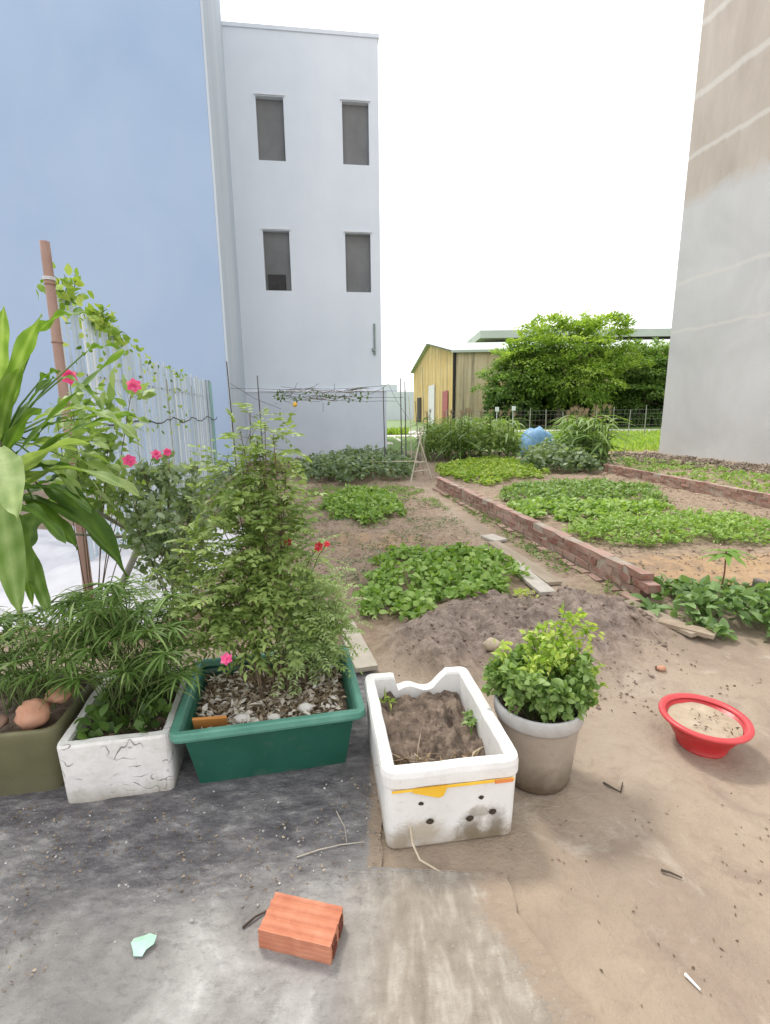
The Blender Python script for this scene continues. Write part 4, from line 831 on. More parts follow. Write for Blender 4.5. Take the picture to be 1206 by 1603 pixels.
wf = empty('foam_box', (-1.035, 1.80, 0), rad(11)); wf.scale = (1, 1, 1.13); tag(wf, 'cracked dirty white foam box between olive pot and green planter', 'foam box')
shell('body', crk, wf, .185, .24, .02, [(-.006, 0), (0, .01), (.004, .12), (.006, .215), (.002, .225), (-.024, .225), (-.03, .215), (-.032, .1)], 14, jit=.006, js=9)
fill('soil', potsoil, wf, .158, .21, .01, .18, .02, 12, rings=12)
litter(wf, 'dry_leaves', 200, .14, .19, .185, .035)
# 4. olive pot
olm = plastic('olive_plastic', (.12, .115, .06), (.17, .16, .085), .55, 4, (.22, .2, .13), (-.0, .1), .35, .5)
op = empty('plant_pot', (-1.445, 1.76, 0), rad(9)); tag(op, 'square olive green plastic pot at the left edge with terracotta shards', 'pot')
shell('body', olm, op, .2, .2, .05, [(-.02, 0), (-.015, .008), (0, .24), (.006, .27), (.002, .278), (-.012, .278), (-.018, .27), (-.03, .1)], 10, smooth=True)
fill('soil', potsoil, op, .18, .18, .04, .24, .02, 10, rings=10)
ter = simple('terracotta', (.42, .2, .12), (.56, .32, .22), 9, .85, .002, 40)
OPM = op.matrix_basis
stone('rock', OPM @ Vector((.09, -.12, .30)), (.06, .05, .055), ter, 'rounded terracotta coloured rock on the rim of the olive pot', 'rock', 4)
stone('rock', OPM @ Vector((.145, -.03, .32)), (.05, .045, .028), ter, 'flatter tan rock leaning behind the rounded one in the olive pot', 'rock', 5)
stone('rock', OPM @ Vector((-.02, -.13, .285)), (.03, .03, .022), simple('brown_rock', (.2, .12, .09), (.3, .2, .15), 12, .9, 0), 'small brown rock at the left rim of the olive pot', 'rock', 6)
# 5. bucket
bk = empty('bucket', (.58, 1.69, 0)); tag(bk, 'muddy white plastic bucket holding a lush green herb', 'bucket')
bkm = plastic('bucket_plastic', (.30, .245, .195), (.40, .345, .285), .4, 4, (.10, .07, .04), (.02, .15), .4, .9)
bkr = plastic('bucket_collar', (.40, .39, .385), (.54, .53, .52), .4, 9, (.26, .22, .17), (.2, .33))
shell('body', bkm, bk, .16, .16, .16, [(-.05, 0), (-.035, .004), (-.028, .02), (-.006, .26), (-.006, .27), (-.012, .27), (-.034, .06)], 12, True, smooth=True)
shell('rim', bkr, bk, .16, .16, .16, [(-.0055, .2655), (.004, .267), (.006, .275), (.006, .318), (.003, .324), (-.004, .324), (-.008, .318), (-.008, .272)], 12, True, smooth=True, cap=False)
fill('soil', potsoil, bk, .146, .146, .1, .25, .015, 12, True, rings=8)
# 6. basin
bs = empty('basin', (1.335, 1.84, 0)); tag(bs, 'red plastic basin filled with wet sand standing on the mud', 'basin')
rdm = plastic('red_plastic', (.42, .018, .02), (.50, .025, .028), .35, 5, (.4, .1, .07), (-.03, .02), .5, .4); rrm = plastic('red_rim', (.55, .05, .055), (.64, .08, .085), .35, 5)
shell('body', rdm, bs, .15, .15, .15, [(-.075, 0), (-.06, 0), (-.055, .012), (-.06, .014), (-.022, .08), (.0, .128), (-.005, .128), (-.028, .08)], 14, True, smooth=True)
shell('rim', rrm, bs, .15, .15, .15, [(-.006, .1282), (.012, .129), (.019, .126), (.021, .131), (.018, .139), (.006, .141), (-.004, .138), (-.008, .130)], 14, True, smooth=True, cap=False)
fill('sand', simple('wet_sand', (.34, .27, .19), (.48, .4, .3), 14, .8, .004, 60), bs, .134, .134, .1, .112, .006, 14, True, rings=10)
litter(bs, 'dry_leaves', 34, .08, .07, .118, .018, tb=-.6, cx=.02, cy=-.02)
# 7. brick
bko = empty('brick', (-.236, 1.068, .02), rad(-13)); tag(bko, 'single orange hollow brick lying on the grey paving', 'brick')
orb = simple('orange_clay', (.42, .15, .085), (.56, .25, .155), 14, .85, .002, 90); vs = []; fs = []
nyq = 40; prof = []
LX, LY, LZ = .1, .053, .06
for i in range(nyq+1): y = -LY+2*LY*i/nyq; prof.append((y, LZ-.006*(.5-.5*math.cos(2*PI*(y+LY)/(2*LY)*4))**2))
for i in range(1, 20): prof.append((LY-.002*(i % 2), LZ*(1-i/20)))
prof += [(LY, 0), (-LY, 0)]
for i in range(1, 20): prof.append((-LY+(.002 if i % 5 == 0 else 0), LZ*i/20))
mb = MB(); n = len(prof); vs = []
NS = 16
for s in range(NS+1):
    x = -LX+2*LX*s/NS
    for (y, z_) in prof: vs.append((x+.002*mn.noise(Vector((y*60, z_*60, s > 8))) + (0), y*(1+.01*mn.noise(Vector((x*30, 0, 0)))), z_+.0015*mn.noise(Vector((x*40, y*40, 0)))))
fs = [(s*n+i, (s+1)*n+i, (s+1)*n+(i+1) % n, s*n+(i+1) % n) for s in range(NS) for i in range(n)] + [tuple(range(n)), tuple(range(NS*n+n-1, NS*n-1, -1))]
mb.add(vs, fs); mb.build('body', orb, bko)
for (y, z_) in ((-.026, .017), (.026, .017), (-.026, .042), (.026, .042)):
    mb = MB(); mb.box((LX+.001, y, z_), (.005, .03, .019), 0, .001); mb.build('hole', simple('clay_hole', (.10, .035, .02), (.16, .05, .03), 14, .9, 0), bko)  # dark-coloured blocks stand in for the shade in the brick's hollows
bko.location.z = .014
# 8. planks
plm = simple('old_plank', (.26, .215, .16), (.38, .32, .245), 10, .9, .003, 40, stretch=(.15, 1, 1)); plw = simple('pale_plank', (.38, .35, .30), (.50, .465, .41), 10, .9, .003, 40)
def plank(p0, p1, w_, lab, mat, th=.025, zz=.03):
    d = p1-p0; L_ = d.length; mb = MB(); k = 10
    for i in range(1): pass
    vs = []; fs = []
    for i in range(k+1):
        x = -L_/2+L_*i/k; ww = w_/2*(1+.06*mn.noise(Vector((x*3, w_*40, 0)))); dz = .008*mn.noise(Vector((x*2, 4, w_)))
        vs += [(x, -ww, dz), (x, ww, dz), (x, ww, dz+th), (x, -ww, dz+th)]
    for i in range(k):
        a = i*4
        for j in range(4): fs.append((a+j, a+4+j, a+4+(j+1) % 4, a+(j+1) % 4))
    fs += [(0, 1, 2, 3), (k*4+3, k*4+2, k*4+1, k*4)]; mb.add(vs, fs); o = mb.build('plank', mat); c_ = (p0+p1)/2; o.location = (c_.x, c_.y, max(H(p0.x, p0.y), H(p1.x, p1.y), H(c_.x, c_.y))*.6+zz*.4); o.rotation_euler = (0, 0, math.atan2(d.y, d.x)); tag(o, lab, 'plank', 'old planks on the ground'); return o
plank(G(772, 853), G(868, 918), .13, 'long brown plank lying on the path left of the brick wall', plm)
plank(G(800, 885), G(858, 935), .13, 'short pale plank lying beside the long brown one', plw)
plank(G(978, 952), G(1092, 1004), .12, 'weathered plank sloping down to the right beside the dark leafy plants', plm, zz=.05)
plank(G(1030, 985), G(1118, 1008), .09, 'short dark-edged plank end lying at the right of the mound', simple('grey_plank', (.26, .2, .14), (.38, .31, .23), 10, .9, .003), zz=.02)
plank(G(762, 842), G(785, 850), .17, 'small square board at the far end of the long brown plank', plw, zz=.02)
p = G(555, 1000); plank(G(540, 985), G(575, 1060), .12, 'grey board lying on the ground behind the green planter', simple('grey_board', (.38, .34, .28), (.48, .43, .36), 10, .9, .002), zz=.03)
# 9. mound rocks, fragments
tanr = simple('tan_rock', (.38, .31, .23), (.5, .42, .32), 12, .9, .003)
p = G(770, 1012, .12); stone('rock', Vector((p.x, p.y, H(p.x, p.y)+.02)), (.05, .04, .035), tanr, 'tan lump of rock on the soil mound behind the foam box', 'rock', 8)
p = G(1035, 1055); stone('brick_fragment', Vector((p.x, p.y, H(p.x, p.y)+.01)), (.025, .018, .014), ter, 'small orange brick crumb on the mud right of the mound', 'brick fragment', 9)
p = G(1184, 942); mb = MB(); mb.tube([(0, 0, -.02), (0, 0, .1), (.005, 0, .17)], .045, .04, 12); o = mb.build('stump', simple('grey_stump', (.16, .14, .12), (.28, .25, .22), 20, .95, .004, stretch=(1, 1, .2))); o.location = p; tag(o, 'short grey tree stump behind the leafy plants at right', 'stump')
mb = MB(); p = G(225, 1490); vs = [(.03*math.cos(i)*(1+.3*math.sin(i*3)), .028*math.sin(i), .006*math.sin(i*2.3)) for i in [k*.63 for k in range(10)]]; mb.add([(0, 0, .01)]+vs, [(0, 1+i, 1+(i+1) % 10) for i in range(10)]); o = mb.build('plastic_scrap', simple('mint_plastic', (.35, .62, .45), (.5, .75, .6), 20, .4, 0)); o.location = (p.x, p.y, .026); tag(o, 'mint green plastic scrap on the grey paving', 'plastic scrap')
def stick(pts, r, mat, lab, name='twig', cat='twig'):
    mb = MB(); P = [Vector(q) for q in pts]; c0 = P[0].copy(); mb.tube([q-c0 for q in P], r, r*.6, 6); o = mb.build(name, mat); o.location = c0; tag(o, lab, cat, 'twigs on the ground' if cat == 'twig' else None)
whp = simple('white_plastic', (.7, .7, .68), (.8, .8, .78), 30, .4, 0); drk = simple('dark_twig', (.04, .03, .025), (.1, .08, .06), 20, .9, 0); plt = simple('pale_twig', (.4, .36, .3), (.52, .47, .4), 20, .9, 0)
a = G(1072, 1528); c_ = G(1096, 1553); stick([a+Vector((0, 0, .007)), c_+Vector((0, 0, .007))], .004, whp, 'short white plastic straw lying on the brown mud', 'straw', 'straw')
stick([G(465, 1342, .02), G(500, 1330, .024), G(535, 1322, .022), G(570, 1318, .02)], .0025, plt, 'pale curved twig on the paving before the foam box')
stick([G(380, 1452, .02), G(400, 1435, .025), G(420, 1425, .02)], .004, drk, 'dark twig on the paving at the upper left of the brick')
stick([G(527, 1270, .02), G(540, 1295, .022), G(543, 1318, .02)], .002, plt, 'thin pale twig on the dark paving left of the foam box')
stick([G(1035, 1362, .006), G(1050, 1366, .008), G(1068, 1374, .005)], .004, drk, 'dark twig lying alone in the middle of the brown mud')
stick([G(945, 1225, .006), G(962, 1235, .01), G(972, 1240, .005), G(975, 1225, .01)], .004, drk, 'small crooked dark twig on the mud right of the bucket')
# ------------------------------------------------------------------ plants in the foreground
def bush(name, label, cat, base, stems, mat, group=None, frond=.11, pairs=6, ll=.03, per=22, spread=.09, stemr=.004, ww=.5, tb=0., zmin=.3, stemmat=None, parent=None, kind='frond', up=.3):
    o = empty(name, base); tag(o, label, cat, group); st = MB(); lv = Leaves(); B = Vector(base)
    for (p0, p1, wgt) in stems:
        p0 = Vector(p0)-B; p1 = Vector(p1)-B; md = p0.lerp(p1, .5)+Vector((random.uniform(-.04, .04), random.uniform(-.04, .04), .03)); pts = []
        for i in range(9):
            s = i/8; pts.append(p0*(1-s)**2+md*2*s*(1-s)+p1*s*s)
        st.tube(pts, stemr*1.3, stemr*.5, 6)
        for k in range(int(per*wgt)):
            s = zmin+(1-zmin)*random.random()**.85; c = p0*(1-s)**2+md*2*s*(1-s)+p1*s*s; d = Vector(rdir(1, up)[0]); fl = frond*random.uniform(.6, 1.25)
            off = spread*(1.15-.6*s)*random.random(); c2 = c+d*off
            if off > .02: st.tube([c, c2], stemr*.35, stemr*.25, 3, cap=False)
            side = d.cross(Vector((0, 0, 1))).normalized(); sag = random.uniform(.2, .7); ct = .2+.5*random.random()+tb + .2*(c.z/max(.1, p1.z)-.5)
            if kind == 'frond':
                ps = []; As = []
                for q in range(1, pairs+1):
                    u = q/pairs; pt = c2+d*fl*u+Vector((0, 0, -sag*fl*u*u*.6))
                    for sg in (-1, 1): ps.append(pt); As.append(side*sg*1.0+d*.55+Vector((0, 0, -.1)))
                ps.append(c2+d*fl*1.0+Vector((0, 0, -sag*fl*.6))); As.append(d+Vector((0, 0, -sag*.6))); n = len(ps)
                lv.add(np.array(ps), np.array(As), rdir(n, 2.2), ll*rng.uniform(.75, 1.15, n), ll*ww, ct+rng.normal(0, .08, n))
            else:
                n = pairs; P = np.array(c2)[None]+rng.normal(0, ll*.35, (n, 3)); A = nrm(np.array(d)[None]+rng.normal(0, .7, (n, 3))); lv.add(P, A, rdir(n, 1.1), ll*rng.uniform(.6, 1.2, n), ll*ww*rng.uniform(.8, 1.1, n), ct+rng.normal(0, .12, n))
    st.build('stems', stemmat or stemb, o); lv.build('leaves', mat, o, OV); return o
def flower(parent, p, r, mat, label=None):
    lv = Leaves(); nf = (Vector((0, 0, EYE))-p).normalized()+Vector((random.uniform(-.5, .5), random.uniform(-.3, .3), random.uniform(0, .7))); nf.normalize()
    e1 = nf.cross(Vector((0, 0, 1))).normalized(); e2 = nf.cross(e1)
    for rr, n, up in ((1., 6, .3), (.8, 6, .6), (.55, 5, 1.2)):
        for k in range(n):
            a = k*2*PI/n+up*2; d = e1*math.cos(a)+e2*math.sin(a)+nf*up; lv.add([list(p-parent.location)], list(d), list(nf*1.0-(e1*math.cos(a)+e2*math.sin(a))*up*.5), r*rr*.8, r*rr*.75, .2+.7*random.random())
    o = lv.build('flower', mat, parent, OV); return o
random.seed(21)
def S(px, py, Y): return V(px, py, Y)
gz = .21
# tall shrub in the green planter
def gpt(x, y): return G4 @ Vector((x, y, gz))
st = []
for (px, py, Y, w_) in ((392, 645, 2.1, .9), (415, 660, 2.0, .9), (380, 700, 2.15, 1.), (432, 715, 2.0, .8), (365, 750, 2.1, 1.), (405, 760, 2.05, 1.), (440, 790, 2.0, .8), (335, 800, 2.0, .8), (372, 830, 1.95, 1), (415, 840, 1.9, .9), (270, 850, 1.95, .8), (262, 905, 1.9, .7), (300, 830, 2.0, .8), (345, 890, 1.9, 1.), (295, 925, 1.95, .8), (390, 910, 1.9, .9), (445, 900, 1.9, .6), (330, 965, 1.88, .9), (380, 965, 1.88, .8), (375, 668, 2.1, .8), (428, 680, 2.0, .8), (402, 690, 2.05, .9), (355, 715, 2.1, .8), (448, 740, 2.0, .7)):
    st.append((gpt(random.uniform(-.08, .1), random.uniform(-.02, .12)), S(px, py, Y), w_))
tall = bush('shrub', 'tall loose green shrub with fine compound leaves growing in the green planter', 'shrub', gpt(0, 0), st, L_tall, per=34, frond=.11, ll=.037, pairs=5, spread=.14, zmin=.48, tb=.32, ww=.42, stemr=.003)
flower(tall, S(355, 1032, 1.62), .03, pinkm)
st = []
for (px, py, Y, w_) in ((470, 880, 2.1, 1), (500, 905, 2.1, 1), (525, 935, 2.1, 1), (530, 965, 2.1, 1), (480, 930, 2.0, 1), (455, 960, 2.0, 1), (510, 985, 2.1, .8), (490, 860, 2.15, .7)):
    st.append((gpt(random.uniform(.05, .15), random.uniform(0, .12)), S(px, py, Y), w_))
b2 = bush('feathery_bush', 'pale feathery bush leaning out over the right back corner of the green planter', 'shrub', gpt(.1, .06), st, L_feather, per=68, frond=.11, ll=.025, pairs=8, ww=.34, spread=.15, stemr=.002, zmin=.3, tb=.32)
for q, s in (((450, 850, 2.0), .03), ((500, 856, 2.0), .03), ((512, 852, 2.02), .02)):
    p = S(*q); flower(b2, p, s, redf); mb = MB(); b0 = S(q[0]-25, 900, 2.1)-b2.location; mb.tube([b0, b0.lerp(p-b2.location, .5)+Vector((0, 0, .02)), p-b2.location], .0018, n=4); mb.build('flower_stalk', stemg, b2)
# broad shrub behind the sedge
bb = G(285, 985); st = []
for (px, py, Y, w_) in ((225, 735, 2.3, 1), (265, 718, 2.3, 1.), (205, 775, 2.3, .8), (300, 770, 2.3, 1.), (250, 790, 2.2, 1.), (215, 825, 2.25, .7), (290, 840, 2.2, 1.), (250, 860, 2.25, .8), (310, 730, 2.35, .8), (320, 810, 2.2, .9)):
    st.append((bb+Vector((random.uniform(-.05, .05), random.uniform(-.05, .05), 0)), S(px, py, Y), w_))
b3 = bush('shrub', 'grey-green shrub with rounder leaves between the big-leaved plant and the tall shrub', 'shrub', bb, st, L_grey, per=44, kind='c', pairs=5, ll=.045, ww=.6, spread=.12, zmin=.55, tb=.26)
# flowering plant with broad pale leaves
fb_ = G(150, 1000); st = []
for (px, py, Y, w_) in ((110, 600, 2.3, 1), (205, 620, 2.35, 1), (150, 640, 2.3, 1.1), (205, 735, 2.3, .8), (170, 690, 2.25, 1.2), (120, 700, 2.2, 1), (240, 715, 2.4, .7), (90, 660, 2.3, .9)):
    st.append((fb_, S(px, py, Y), w_))
b4 = bush('flowering_shrub', 'loose flowering shrub with pink blooms at the left before the fence', 'shrub', fb_, st, L_feather, per=13, kind='c', pairs=4, ll=.095, ww=.42, spread=.12, zmin=.65, tb=.1, stemr=.003)
for q, s in (((110, 590, 2.2), .045), ((210, 604, 2.2), .042), ((203, 722, 2.1), .04), ((245, 712, 2.2), .032), ((262, 708, 2.2), .026)): flower(b4, S(*q), s, pinkm)
# big strappy-leaved plant at left edge
def big_leaf(lvmb, p0, p1, w_, sag, tint, n=12, seed=0):
    d = p1-p0; side = d.cross(Vector((0, 0, 1)));
    if side.length < .1*d.length: side = Vector((1, .3, 0))
    side.normalize(); nr = side.cross(d).normalized(); vs = []; fs = []
    for i in range(n+1):
        s = i/n; c = p0.lerp(p1, s)+Vector((0, 0, 1))*sag*4*s*(1-s)*d.length
        ww = w_*.5*(math.sin(PI*min(1, s**.8*.97+.03)))**.6*1.02*(1 if s < .999 else .02); tw = .25*math.sin(seed+s*2); sd = side*math.cos(tw)+nr*math.sin(tw)
        wave = .012*math.sin(s*14+seed); vs += [c-sd*ww+nr*(.22*ww+wave), c-sd*ww*.5+nr*.06*ww, c, c+sd*ww*.5+nr*.06*ww, c+sd*ww+nr*(.22*ww-wave)]
    for i in range(n):
        for j in range(4): a = i*5+j; fs.append((a, a+5, a+6, a+1))
    lvmb.add(vs, fs, tint)
    m0 = len(lvmb.v)-len(vs)
    for i in range(len(vs)): lvmb.t[m0+i] = min(1, max(0, tint + (.22 if i % 5 == 2 else (-.06 if i % 5 in (1, 3) else .04)) + .1*math.sin(i*.9+seed) + (.2 if i/len(vs) > .92 else 0)))
pb = G(38, 1010); big = empty('broad_leaf_plant', pb); tag(big, 'tall plant with large drooping strap leaves at the left edge', 'plant')
mb = MB(); c0 = S(8, 770, 2.0)-pb; pts = [Vector((0, 0, 0)), Vector((.01, 0, .25)), Vector((-.02, -.05, .55)), c0]; mb.tube([Vector((q[0], q[1], q[2])) for q in pts], .018, .012, 8); mb.tube([c0, S(-5, 660, 1.9)-pb], .012, .008, 8); mb.build('stem', simple('grey_stem', (.22, .2, .15), (.34, .31, .24), 15, .8, .002), big, True)
LV = [((0, 650, 1.9), (6, 478, 1.75), .055, .05, .65), ((0, 670, 1.9), (58, 492, 1.7), .058, .06, .55), ((0, 690, 1.9), (34, 560, 1.65), .045, .08, .5), ((60, 520, 1.85), (138, 492, 1.8), .05, .12, .4),
      ((0, 740, 1.9), (200, 548, 2.0), .055, .02, .45), ((0, 745, 1.95), (75, 640, 1.7), .05, .1, .3), ((5, 760, 1.9), (215, 650, 2.2), .05, .12, .5), ((5, 770, 1.9), (165, 700, 1.8), .06, .15, .9), ((5, 780, 1.95), (190, 765, 1.9), .10, .18, .75),
      ((0, 700, 1.6), (22, 812, 1.35), .09, .05, .85), ((0, 780, 1.75), (35, 960, 1.6), .10, .06, .6), ((20, 800, 1.8), (60, 950, 1.75), .065, .12, .45), ((10, 790, 1.95), (190, 880, 1.9), .085, .2, .2), ((10, 780, 1.9), (140, 800, 1.75), .08, .15, .15), ((0, 790, 1.8), (95, 850, 1.7), .07, .15, .25),
      ((0, 720, 1.9), (80, 590, 2.1), .04, .1, .15), ((10, 770, 2.0), (150, 770, 2.1), .03, .05, .0), ((-60, 700, 1.9), (-90, 560, 1.8), .08, .1, .4), ((-40, 760, 1.9), (-150, 800, 1.8), .09, .15, .5), ((100, 590, 2.0), (160, 640, 1.9), .04, .1, .5), ((40, 700, 2.0), (160, 690, 2.1), .07, .05, .95), ((100, 715, 2.05), (215, 780, 2.1), .08, .1, 1.), ((50, 660, 2.0), (150, 640, 2.2), .05, .08, .9), ((40, 780, 2.0), (110, 745, 2.0), .04, .1, .1), ((130, 555, 2.2), (195, 545, 2.2), .05, .12, .35), ((60, 600, 2.0), (95, 580, 2.0), .03, .1, .2), ((130, 655, 2.2), (228, 660, 2.2), .04, .1, .6), ((30, 830, 1.9), (70, 960, 1.7), .06, -.05, .5), ((30, 775, 1.95), (120, 860, 1.9), .075, .12, .3), ((60, 760, 2.0), (205, 905, 2.0), .12, .18, .02), ((60, 720, 2.0), (150, 800, 2.05), .1, .1, .8), ((40, 740, 2.0), (130, 735, 1.9), .05, .08, .1), ((90, 700, 2.1), (185, 735, 2.1), .09, .06, .95), ((60, 800, 1.9), (30, 880, 1.8), .08, .1, .3), ((130, 640, 2.1), (215, 690, 2.1), .07, .1, .8), ((50, 690, 2.0), (110, 655, 2.0), .045, .1, .1)]
for k, (a, c_, w_, sg, ti) in enumerate(LV):
    mb = MB(); p0, p1 = S(*a)-pb, S(*c_)-pb; p1 += Vector((.02*math.sin(k), 0, 0)); big_leaf(mb, p0, p1, w_, sg, ti, 14, k)
    if a[0] > 40: st0 = S(4, 690, 1.9)-pb; mb.tube([st0, st0.lerp(p0, .5)+Vector((0, 0, .02)), p0], .005, .003, 5, ti)
    mb.build('leaf', L_big, big, True)
# grey forked trunk behind
p = G(148, 1000); o = empty('sapling', p); tag(o, 'grey forked sapling trunk standing before the white sheet', 'sapling'); mb = MB()
a = Vector((0, 0, 0)); f_ = S(140, 885, 2.35)-p; f_.y = 0; mb.tube([a, a.lerp(f_, .5)+Vector((.01, 0, 0)), f_], .024, .02, 8); mb.tube([f_, f_.lerp(S(95, 835, 2.4)-p, .6), S(95, 835, 2.4)-p], .012, .007, 6); mb.tube([f_, S(150, 800, 2.35)-p], .014, .01, 6); mb.build('trunk', simple('grey_bark', (.2, .2, .17), (.34, .33, .28), 14, .9, .003), o, True)
lv = Leaves(); q = np.array(f_)[None]+rng.normal(0, .05, (90, 3))+np.array([[.0, 0, .05]]); lv.add(q, rdir(90), rdir(90, .8), .05, .03, .2+.4*rng.random(90)); lv.build('leaves', L_grey, o)
# sedge
def sedge(name, label, base, heads, parent=None, mat=L_mid, blade=.115, nb=18, tb=0.):
    o = empty(name, base); tag(o, label, 'plant'); B = Vector(base); st = MB(); lv = Leaves()
    for (x, y, p1) in heads:
        p0 = Vector((x, y, 0)); p1 = Vector(p1)-B; st.tube([p0, p0.lerp(p1, .5)+Vector((0, 0, .03)), p1], .0028, .0022, 5)
        n = nb; an = rng.uniform(0, 2*PI, n); A = np.stack([np.cos(an), np.sin(an), rng.uniform(-.1, .55, n)], 1); lv.add(np.array(p1)[None]+rng.normal(0, .004, (n, 3)), A, [0, 0, 1], blade*rng.uniform(.6, 1.15, n), .009, rng.uniform(.2, .8, n)+tb)
    st.build('stems', stemg, o); lv.build('leaves', mat, o, ST); lv = Leaves()
    for (x, y, p1) in heads[::3]:
        n = 7; an = rng.uniform(0, 2*PI, n); lv.add(np.array(Vector(p1)-B)[None]+rng.normal(0, .03, (n, 3)), np.stack([np.cos(an), np.sin(an), rng.uniform(-.6, .3, n)], 1), [0, 0, 1], blade*rng.uniform(.6, 1.3, n), .008, rng.uniform(.3, 1, n))
    lv.build('pale_blades', L_feather, o, ST); return o
wf.scale = (1, 1, 1.13); WM = wf.matrix_basis; hd = []
for k in range(84):
    px = random.uniform(105, 290); py = random.uniform(930, 1075) - (20 if 160 < px < 250 else 0); hd.append((random.uniform(-.09, .12), random.uniform(-.1, .15), S(px, py, random.uniform(1.6, 2.05))))
sedge('sedge', 'umbrella sedge with thin radiating blades growing in the cracked foam box', WM @ Vector((0, 0, .19)), hd)
lv = Leaves(); n = 160; P = np.stack([rng.uniform(-.14, .14, n), rng.uniform(-.2, .1, n), .2+rng.random(n)*.09], 1); lv.add(P, rdir(n, .4), rdir(n, 1), .055*rng.uniform(.5, 1.2, n), .04, .4*rng.random(n)); o = lv.build('ground_cover', L_mid); o.matrix_world = WM.copy(); tag(o, 'low broad leaves under the sedge inside the cracked foam box', 'plants', kind='stuff')
hd = []
for k in range(48): hd.append((random.uniform(-.12, .12), random.uniform(-.05, .15), S(random.uniform(-60, 105), random.uniform(950, 1060), random.uniform(1.65, 2.0))))
sedge('sedge', 'shaggy sedge growing in the olive pot at the left edge', OPM @ Vector((0, 0, .25)), hd, blade=.1, tb=.0)
# fine weedy plants behind sedge
gb_ = G(260, 1000); patch('weeds', 'tangled dry and green weeds behind the sedge by the white sheet', 'weeds', [(180, 985), (330, 985), (330, 920), (190, 905)], L_grey, 200, .26, .04, tb=.1, ww=.3)
scatter('leaf_litter', 'dry pinkish leaf litter behind the sedge beside the white sheet', 'leaf litter', [(60, 1010), (330, 1010), (330, 880), (190, 880), (60, 960)], 1500, L_dry, .05, h=.0, thresh=-.6, tb=.25, zoff=.02)
# bucket herb
st = []; BB = Vector((.58, 1.69, .26))
for k in range(70):
    a = random.random()*6.28; r = .2*math.sqrt(random.random()); st.append((BB+Vector((.3*r*math.cos(a), .3*r*math.sin(a), 0)), BB+Vector((r*math.cos(a), r*math.sin(a)*.8, .10+.12*random.random())), .8))
h1 = bush('herb', 'lush dark green leafy herb filling the bucket', 'herb', BB, st, L_mid, kind='c', pairs=6, ll=.03, ww=.85, per=14, spread=.03, stemr=.002, zmin=.5, tb=.22, stemmat=stemg)
st = []
for (px, py, Y, w_) in ((785, 1020, 1.72, .8), (800, 1060, 1.65, .6), (840, 1000, 1.75, 1), (860, 985, 1.78, 1), (885, 965, 1.8, 1.1), (905, 975, 1.8, 1.), (925, 985, 1.85, .8), (935, 1060, 1.75, .9), (920, 1075, 1.7, .8), (890, 1010, 1.72, 1), (870, 1040, 1.6, .8), (910, 1030, 1.75, .9), (835, 1040, 1.65, .9), (940, 1085, 1.7, .6), (860, 1010, 1.7, 1), (880, 1040, 1.72, 1)):
    st.append((BB, S(px+random.uniform(-8, 8), py-8, Y), w_))
bush('herb', 'taller yellow-green shoots rising from the bucket above the dark herb', 'herb', BB, st, L_lime, kind='c', pairs=6, ll=.034, ww=.55, per=13, spread=.055, stemr=.0022, zmin=.4, tb=.15, stemmat=stemg)
# sprouts on the mound behind the foam box
p = G(818, 942, .1); p.z = H(p.x, p.y); lv = Leaves(); n = 26; lv.add(np.array(p)[None]+rng.normal(0, .03, (n, 3))*[1, 1, .2]+[0, 0, .05], rdir(n, 1), rdir(n, .6), .05, .02, .6+.4*rng.random(n)); tag(lv.build('sprout', L_lime), 'small yellow-green sprout on top of the soil mound', 'sprout')
# seedling right
p = G(1128, 930); sd_ = empty('seedling', p); tag(sd_, 'young seedling with a red-brown stem and long leaflets on the orange soil', 'seedling')
tpz = V(1131, 862, p.y).z; mb = MB(); mb.tube([(0, 0, -.01), (.01, 0, tpz*.5), (.0, 0, tpz)], .007, .005, 6); mb.build('stem', simple('red_stem', (.16, .07, .05), (.25, .12, .08), 20, .8, 0), sd_)
lv = Leaves()
for k in range(16):
    a = k*2.4; d = [math.cos(a), math.sin(a), .25]; lv.add([[0, 0, tpz-.012*(k % 5)]], d, [0, 0, 1], random.uniform(.14, .22), .055, .35+.3*random.random())
lv.build('leaves', L_bright, sd_, ST)
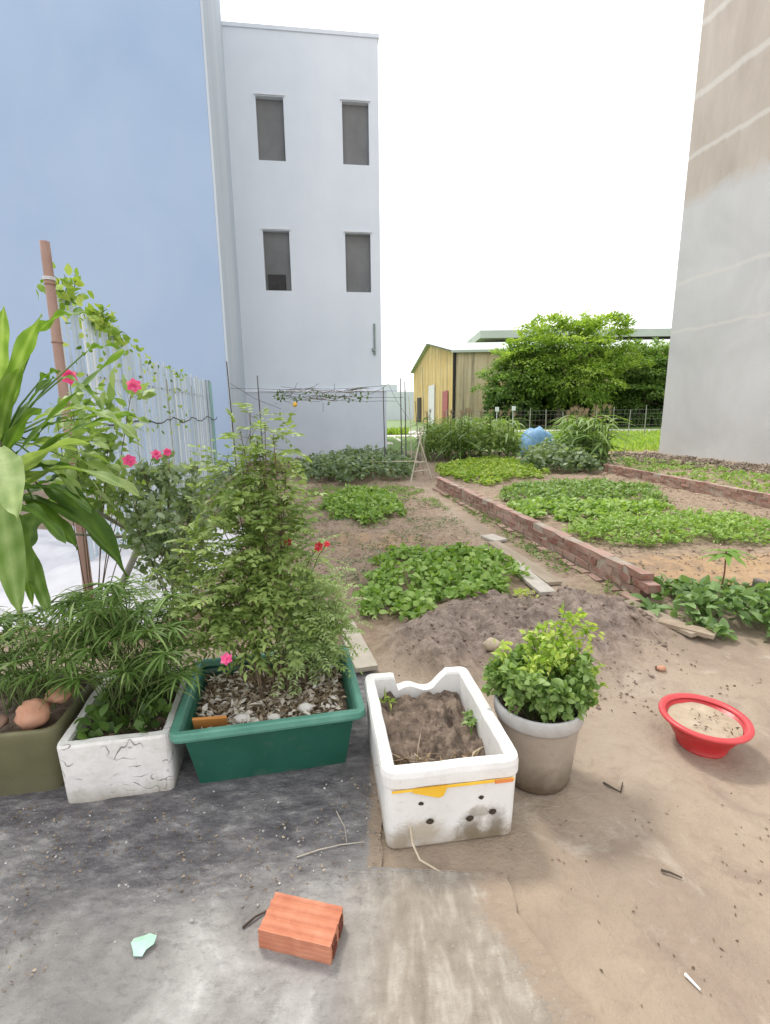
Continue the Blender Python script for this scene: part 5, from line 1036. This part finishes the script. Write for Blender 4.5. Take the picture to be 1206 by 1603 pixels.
# vine on fence
vo = empty('vine', (-2.5, 4.0, 1.6)); tag(vo, 'bright green vine spilling over the near top of the slat fence', 'vine'); lv = Leaves(); sv = MB(); B = Vector(vo.location)
for k in range(17):
    s = random.random(); a = F0+fd*(.12+s*1.2); a.z = 2.3-.14*s; p1 = a+Vector((random.uniform(-.1, .15), random.uniform(-.1, .1), random.uniform(.02, .26)*(1-s*.7))); pts = [a-B, a.lerp(p1, .5)+Vector((.03, 0, .04))-B, p1-B]; sv.tube(pts, .005, .003, 4)
    for q in range(13):
        c_ = pts[0].lerp(pts[2], random.random()); lv.add(np.array(c_)[None]+rng.normal(0, .05, (1, 3)), rdir(1), rdir(1, 1.), random.uniform(.06, .11), .06, .25+.7*random.random())
for k in range(120):
    s = random.random()*4.; a = F0+fd*s; c_ = a+Vector((.06+.04*random.random(), 0, 2.04+.27*max(0, 1-s/2.4)-random.random()**2*.9))-B; lv.add([list(c_)], rdir(1, -.3), [1, -.2, .4], random.uniform(.04, .08), .045, random.random())
sv.build('stems', stemg, vo); lv.build('leaves', L_lime, vo)
# small plants along the fence foot
patch('weeds', 'weeds and dry straw along the foot of the slat fence', 'weeds', [(-2.9, 6.0), (-3.5, 10.3), (-2.6, 10.3), (-1.6, 6.0)], L_grey, 55, .4, .08, world=True, tb=.05)
# white sheet
tp_ = simple('white_sheet', (.58, .57, .60), (.72, .71, .73), 3, .5, .01, 6); vs = []; fs = []; nxs, nys = 60, 50
for j in range(nys+1):
    for i in range(nxs+1):
        x = -4.8+3.35*i/nxs; y = 2.95+2.9*j/nys; ed = min(i, nxs-i, j*1.2, (nys-j)*1.2)/8
        z_ = .02+.15*min(1, ed)*(.8+.6*mn.noise(Vector((x*1.5, y*1.5, 0))))+.07*mn.fractal(Vector((x*3.2, y*2.2, 5)), .8, 2, 3)*min(1, ed)-.03*(1 if ed < .2 else 0); vs.append((x+.05*mn.noise(Vector((y*4, 0, 0))), y+.08*mn.noise(Vector((x*4, 3, 0))), z_))
fs = [(j*(nxs+1)+i, j*(nxs+1)+i+1, (j+1)*(nxs+1)+i+1, (j+1)*(nxs+1)+i) for j in range(nys) for i in range(nxs)]
me = bpy.data.meshes.new('plastic_sheet'); me.from_pydata(vs, [], fs); o = link('plastic_sheet', me, tp_, None, True); tag(o, 'crumpled white plastic sheet on the ground behind the left plants', 'plastic sheet')
stick([S(50, 965, 2.5), S(90, 935, 2.6), S(150, 915, 2.7)], .006, drk, 'dark bent branch lying across the white sheet')
stick([S(60, 975, 2.5), S(100, 945, 2.6), S(140, 925, 2.7)], .004, drk, 'thinner dark branch just under the bent one on the white sheet')
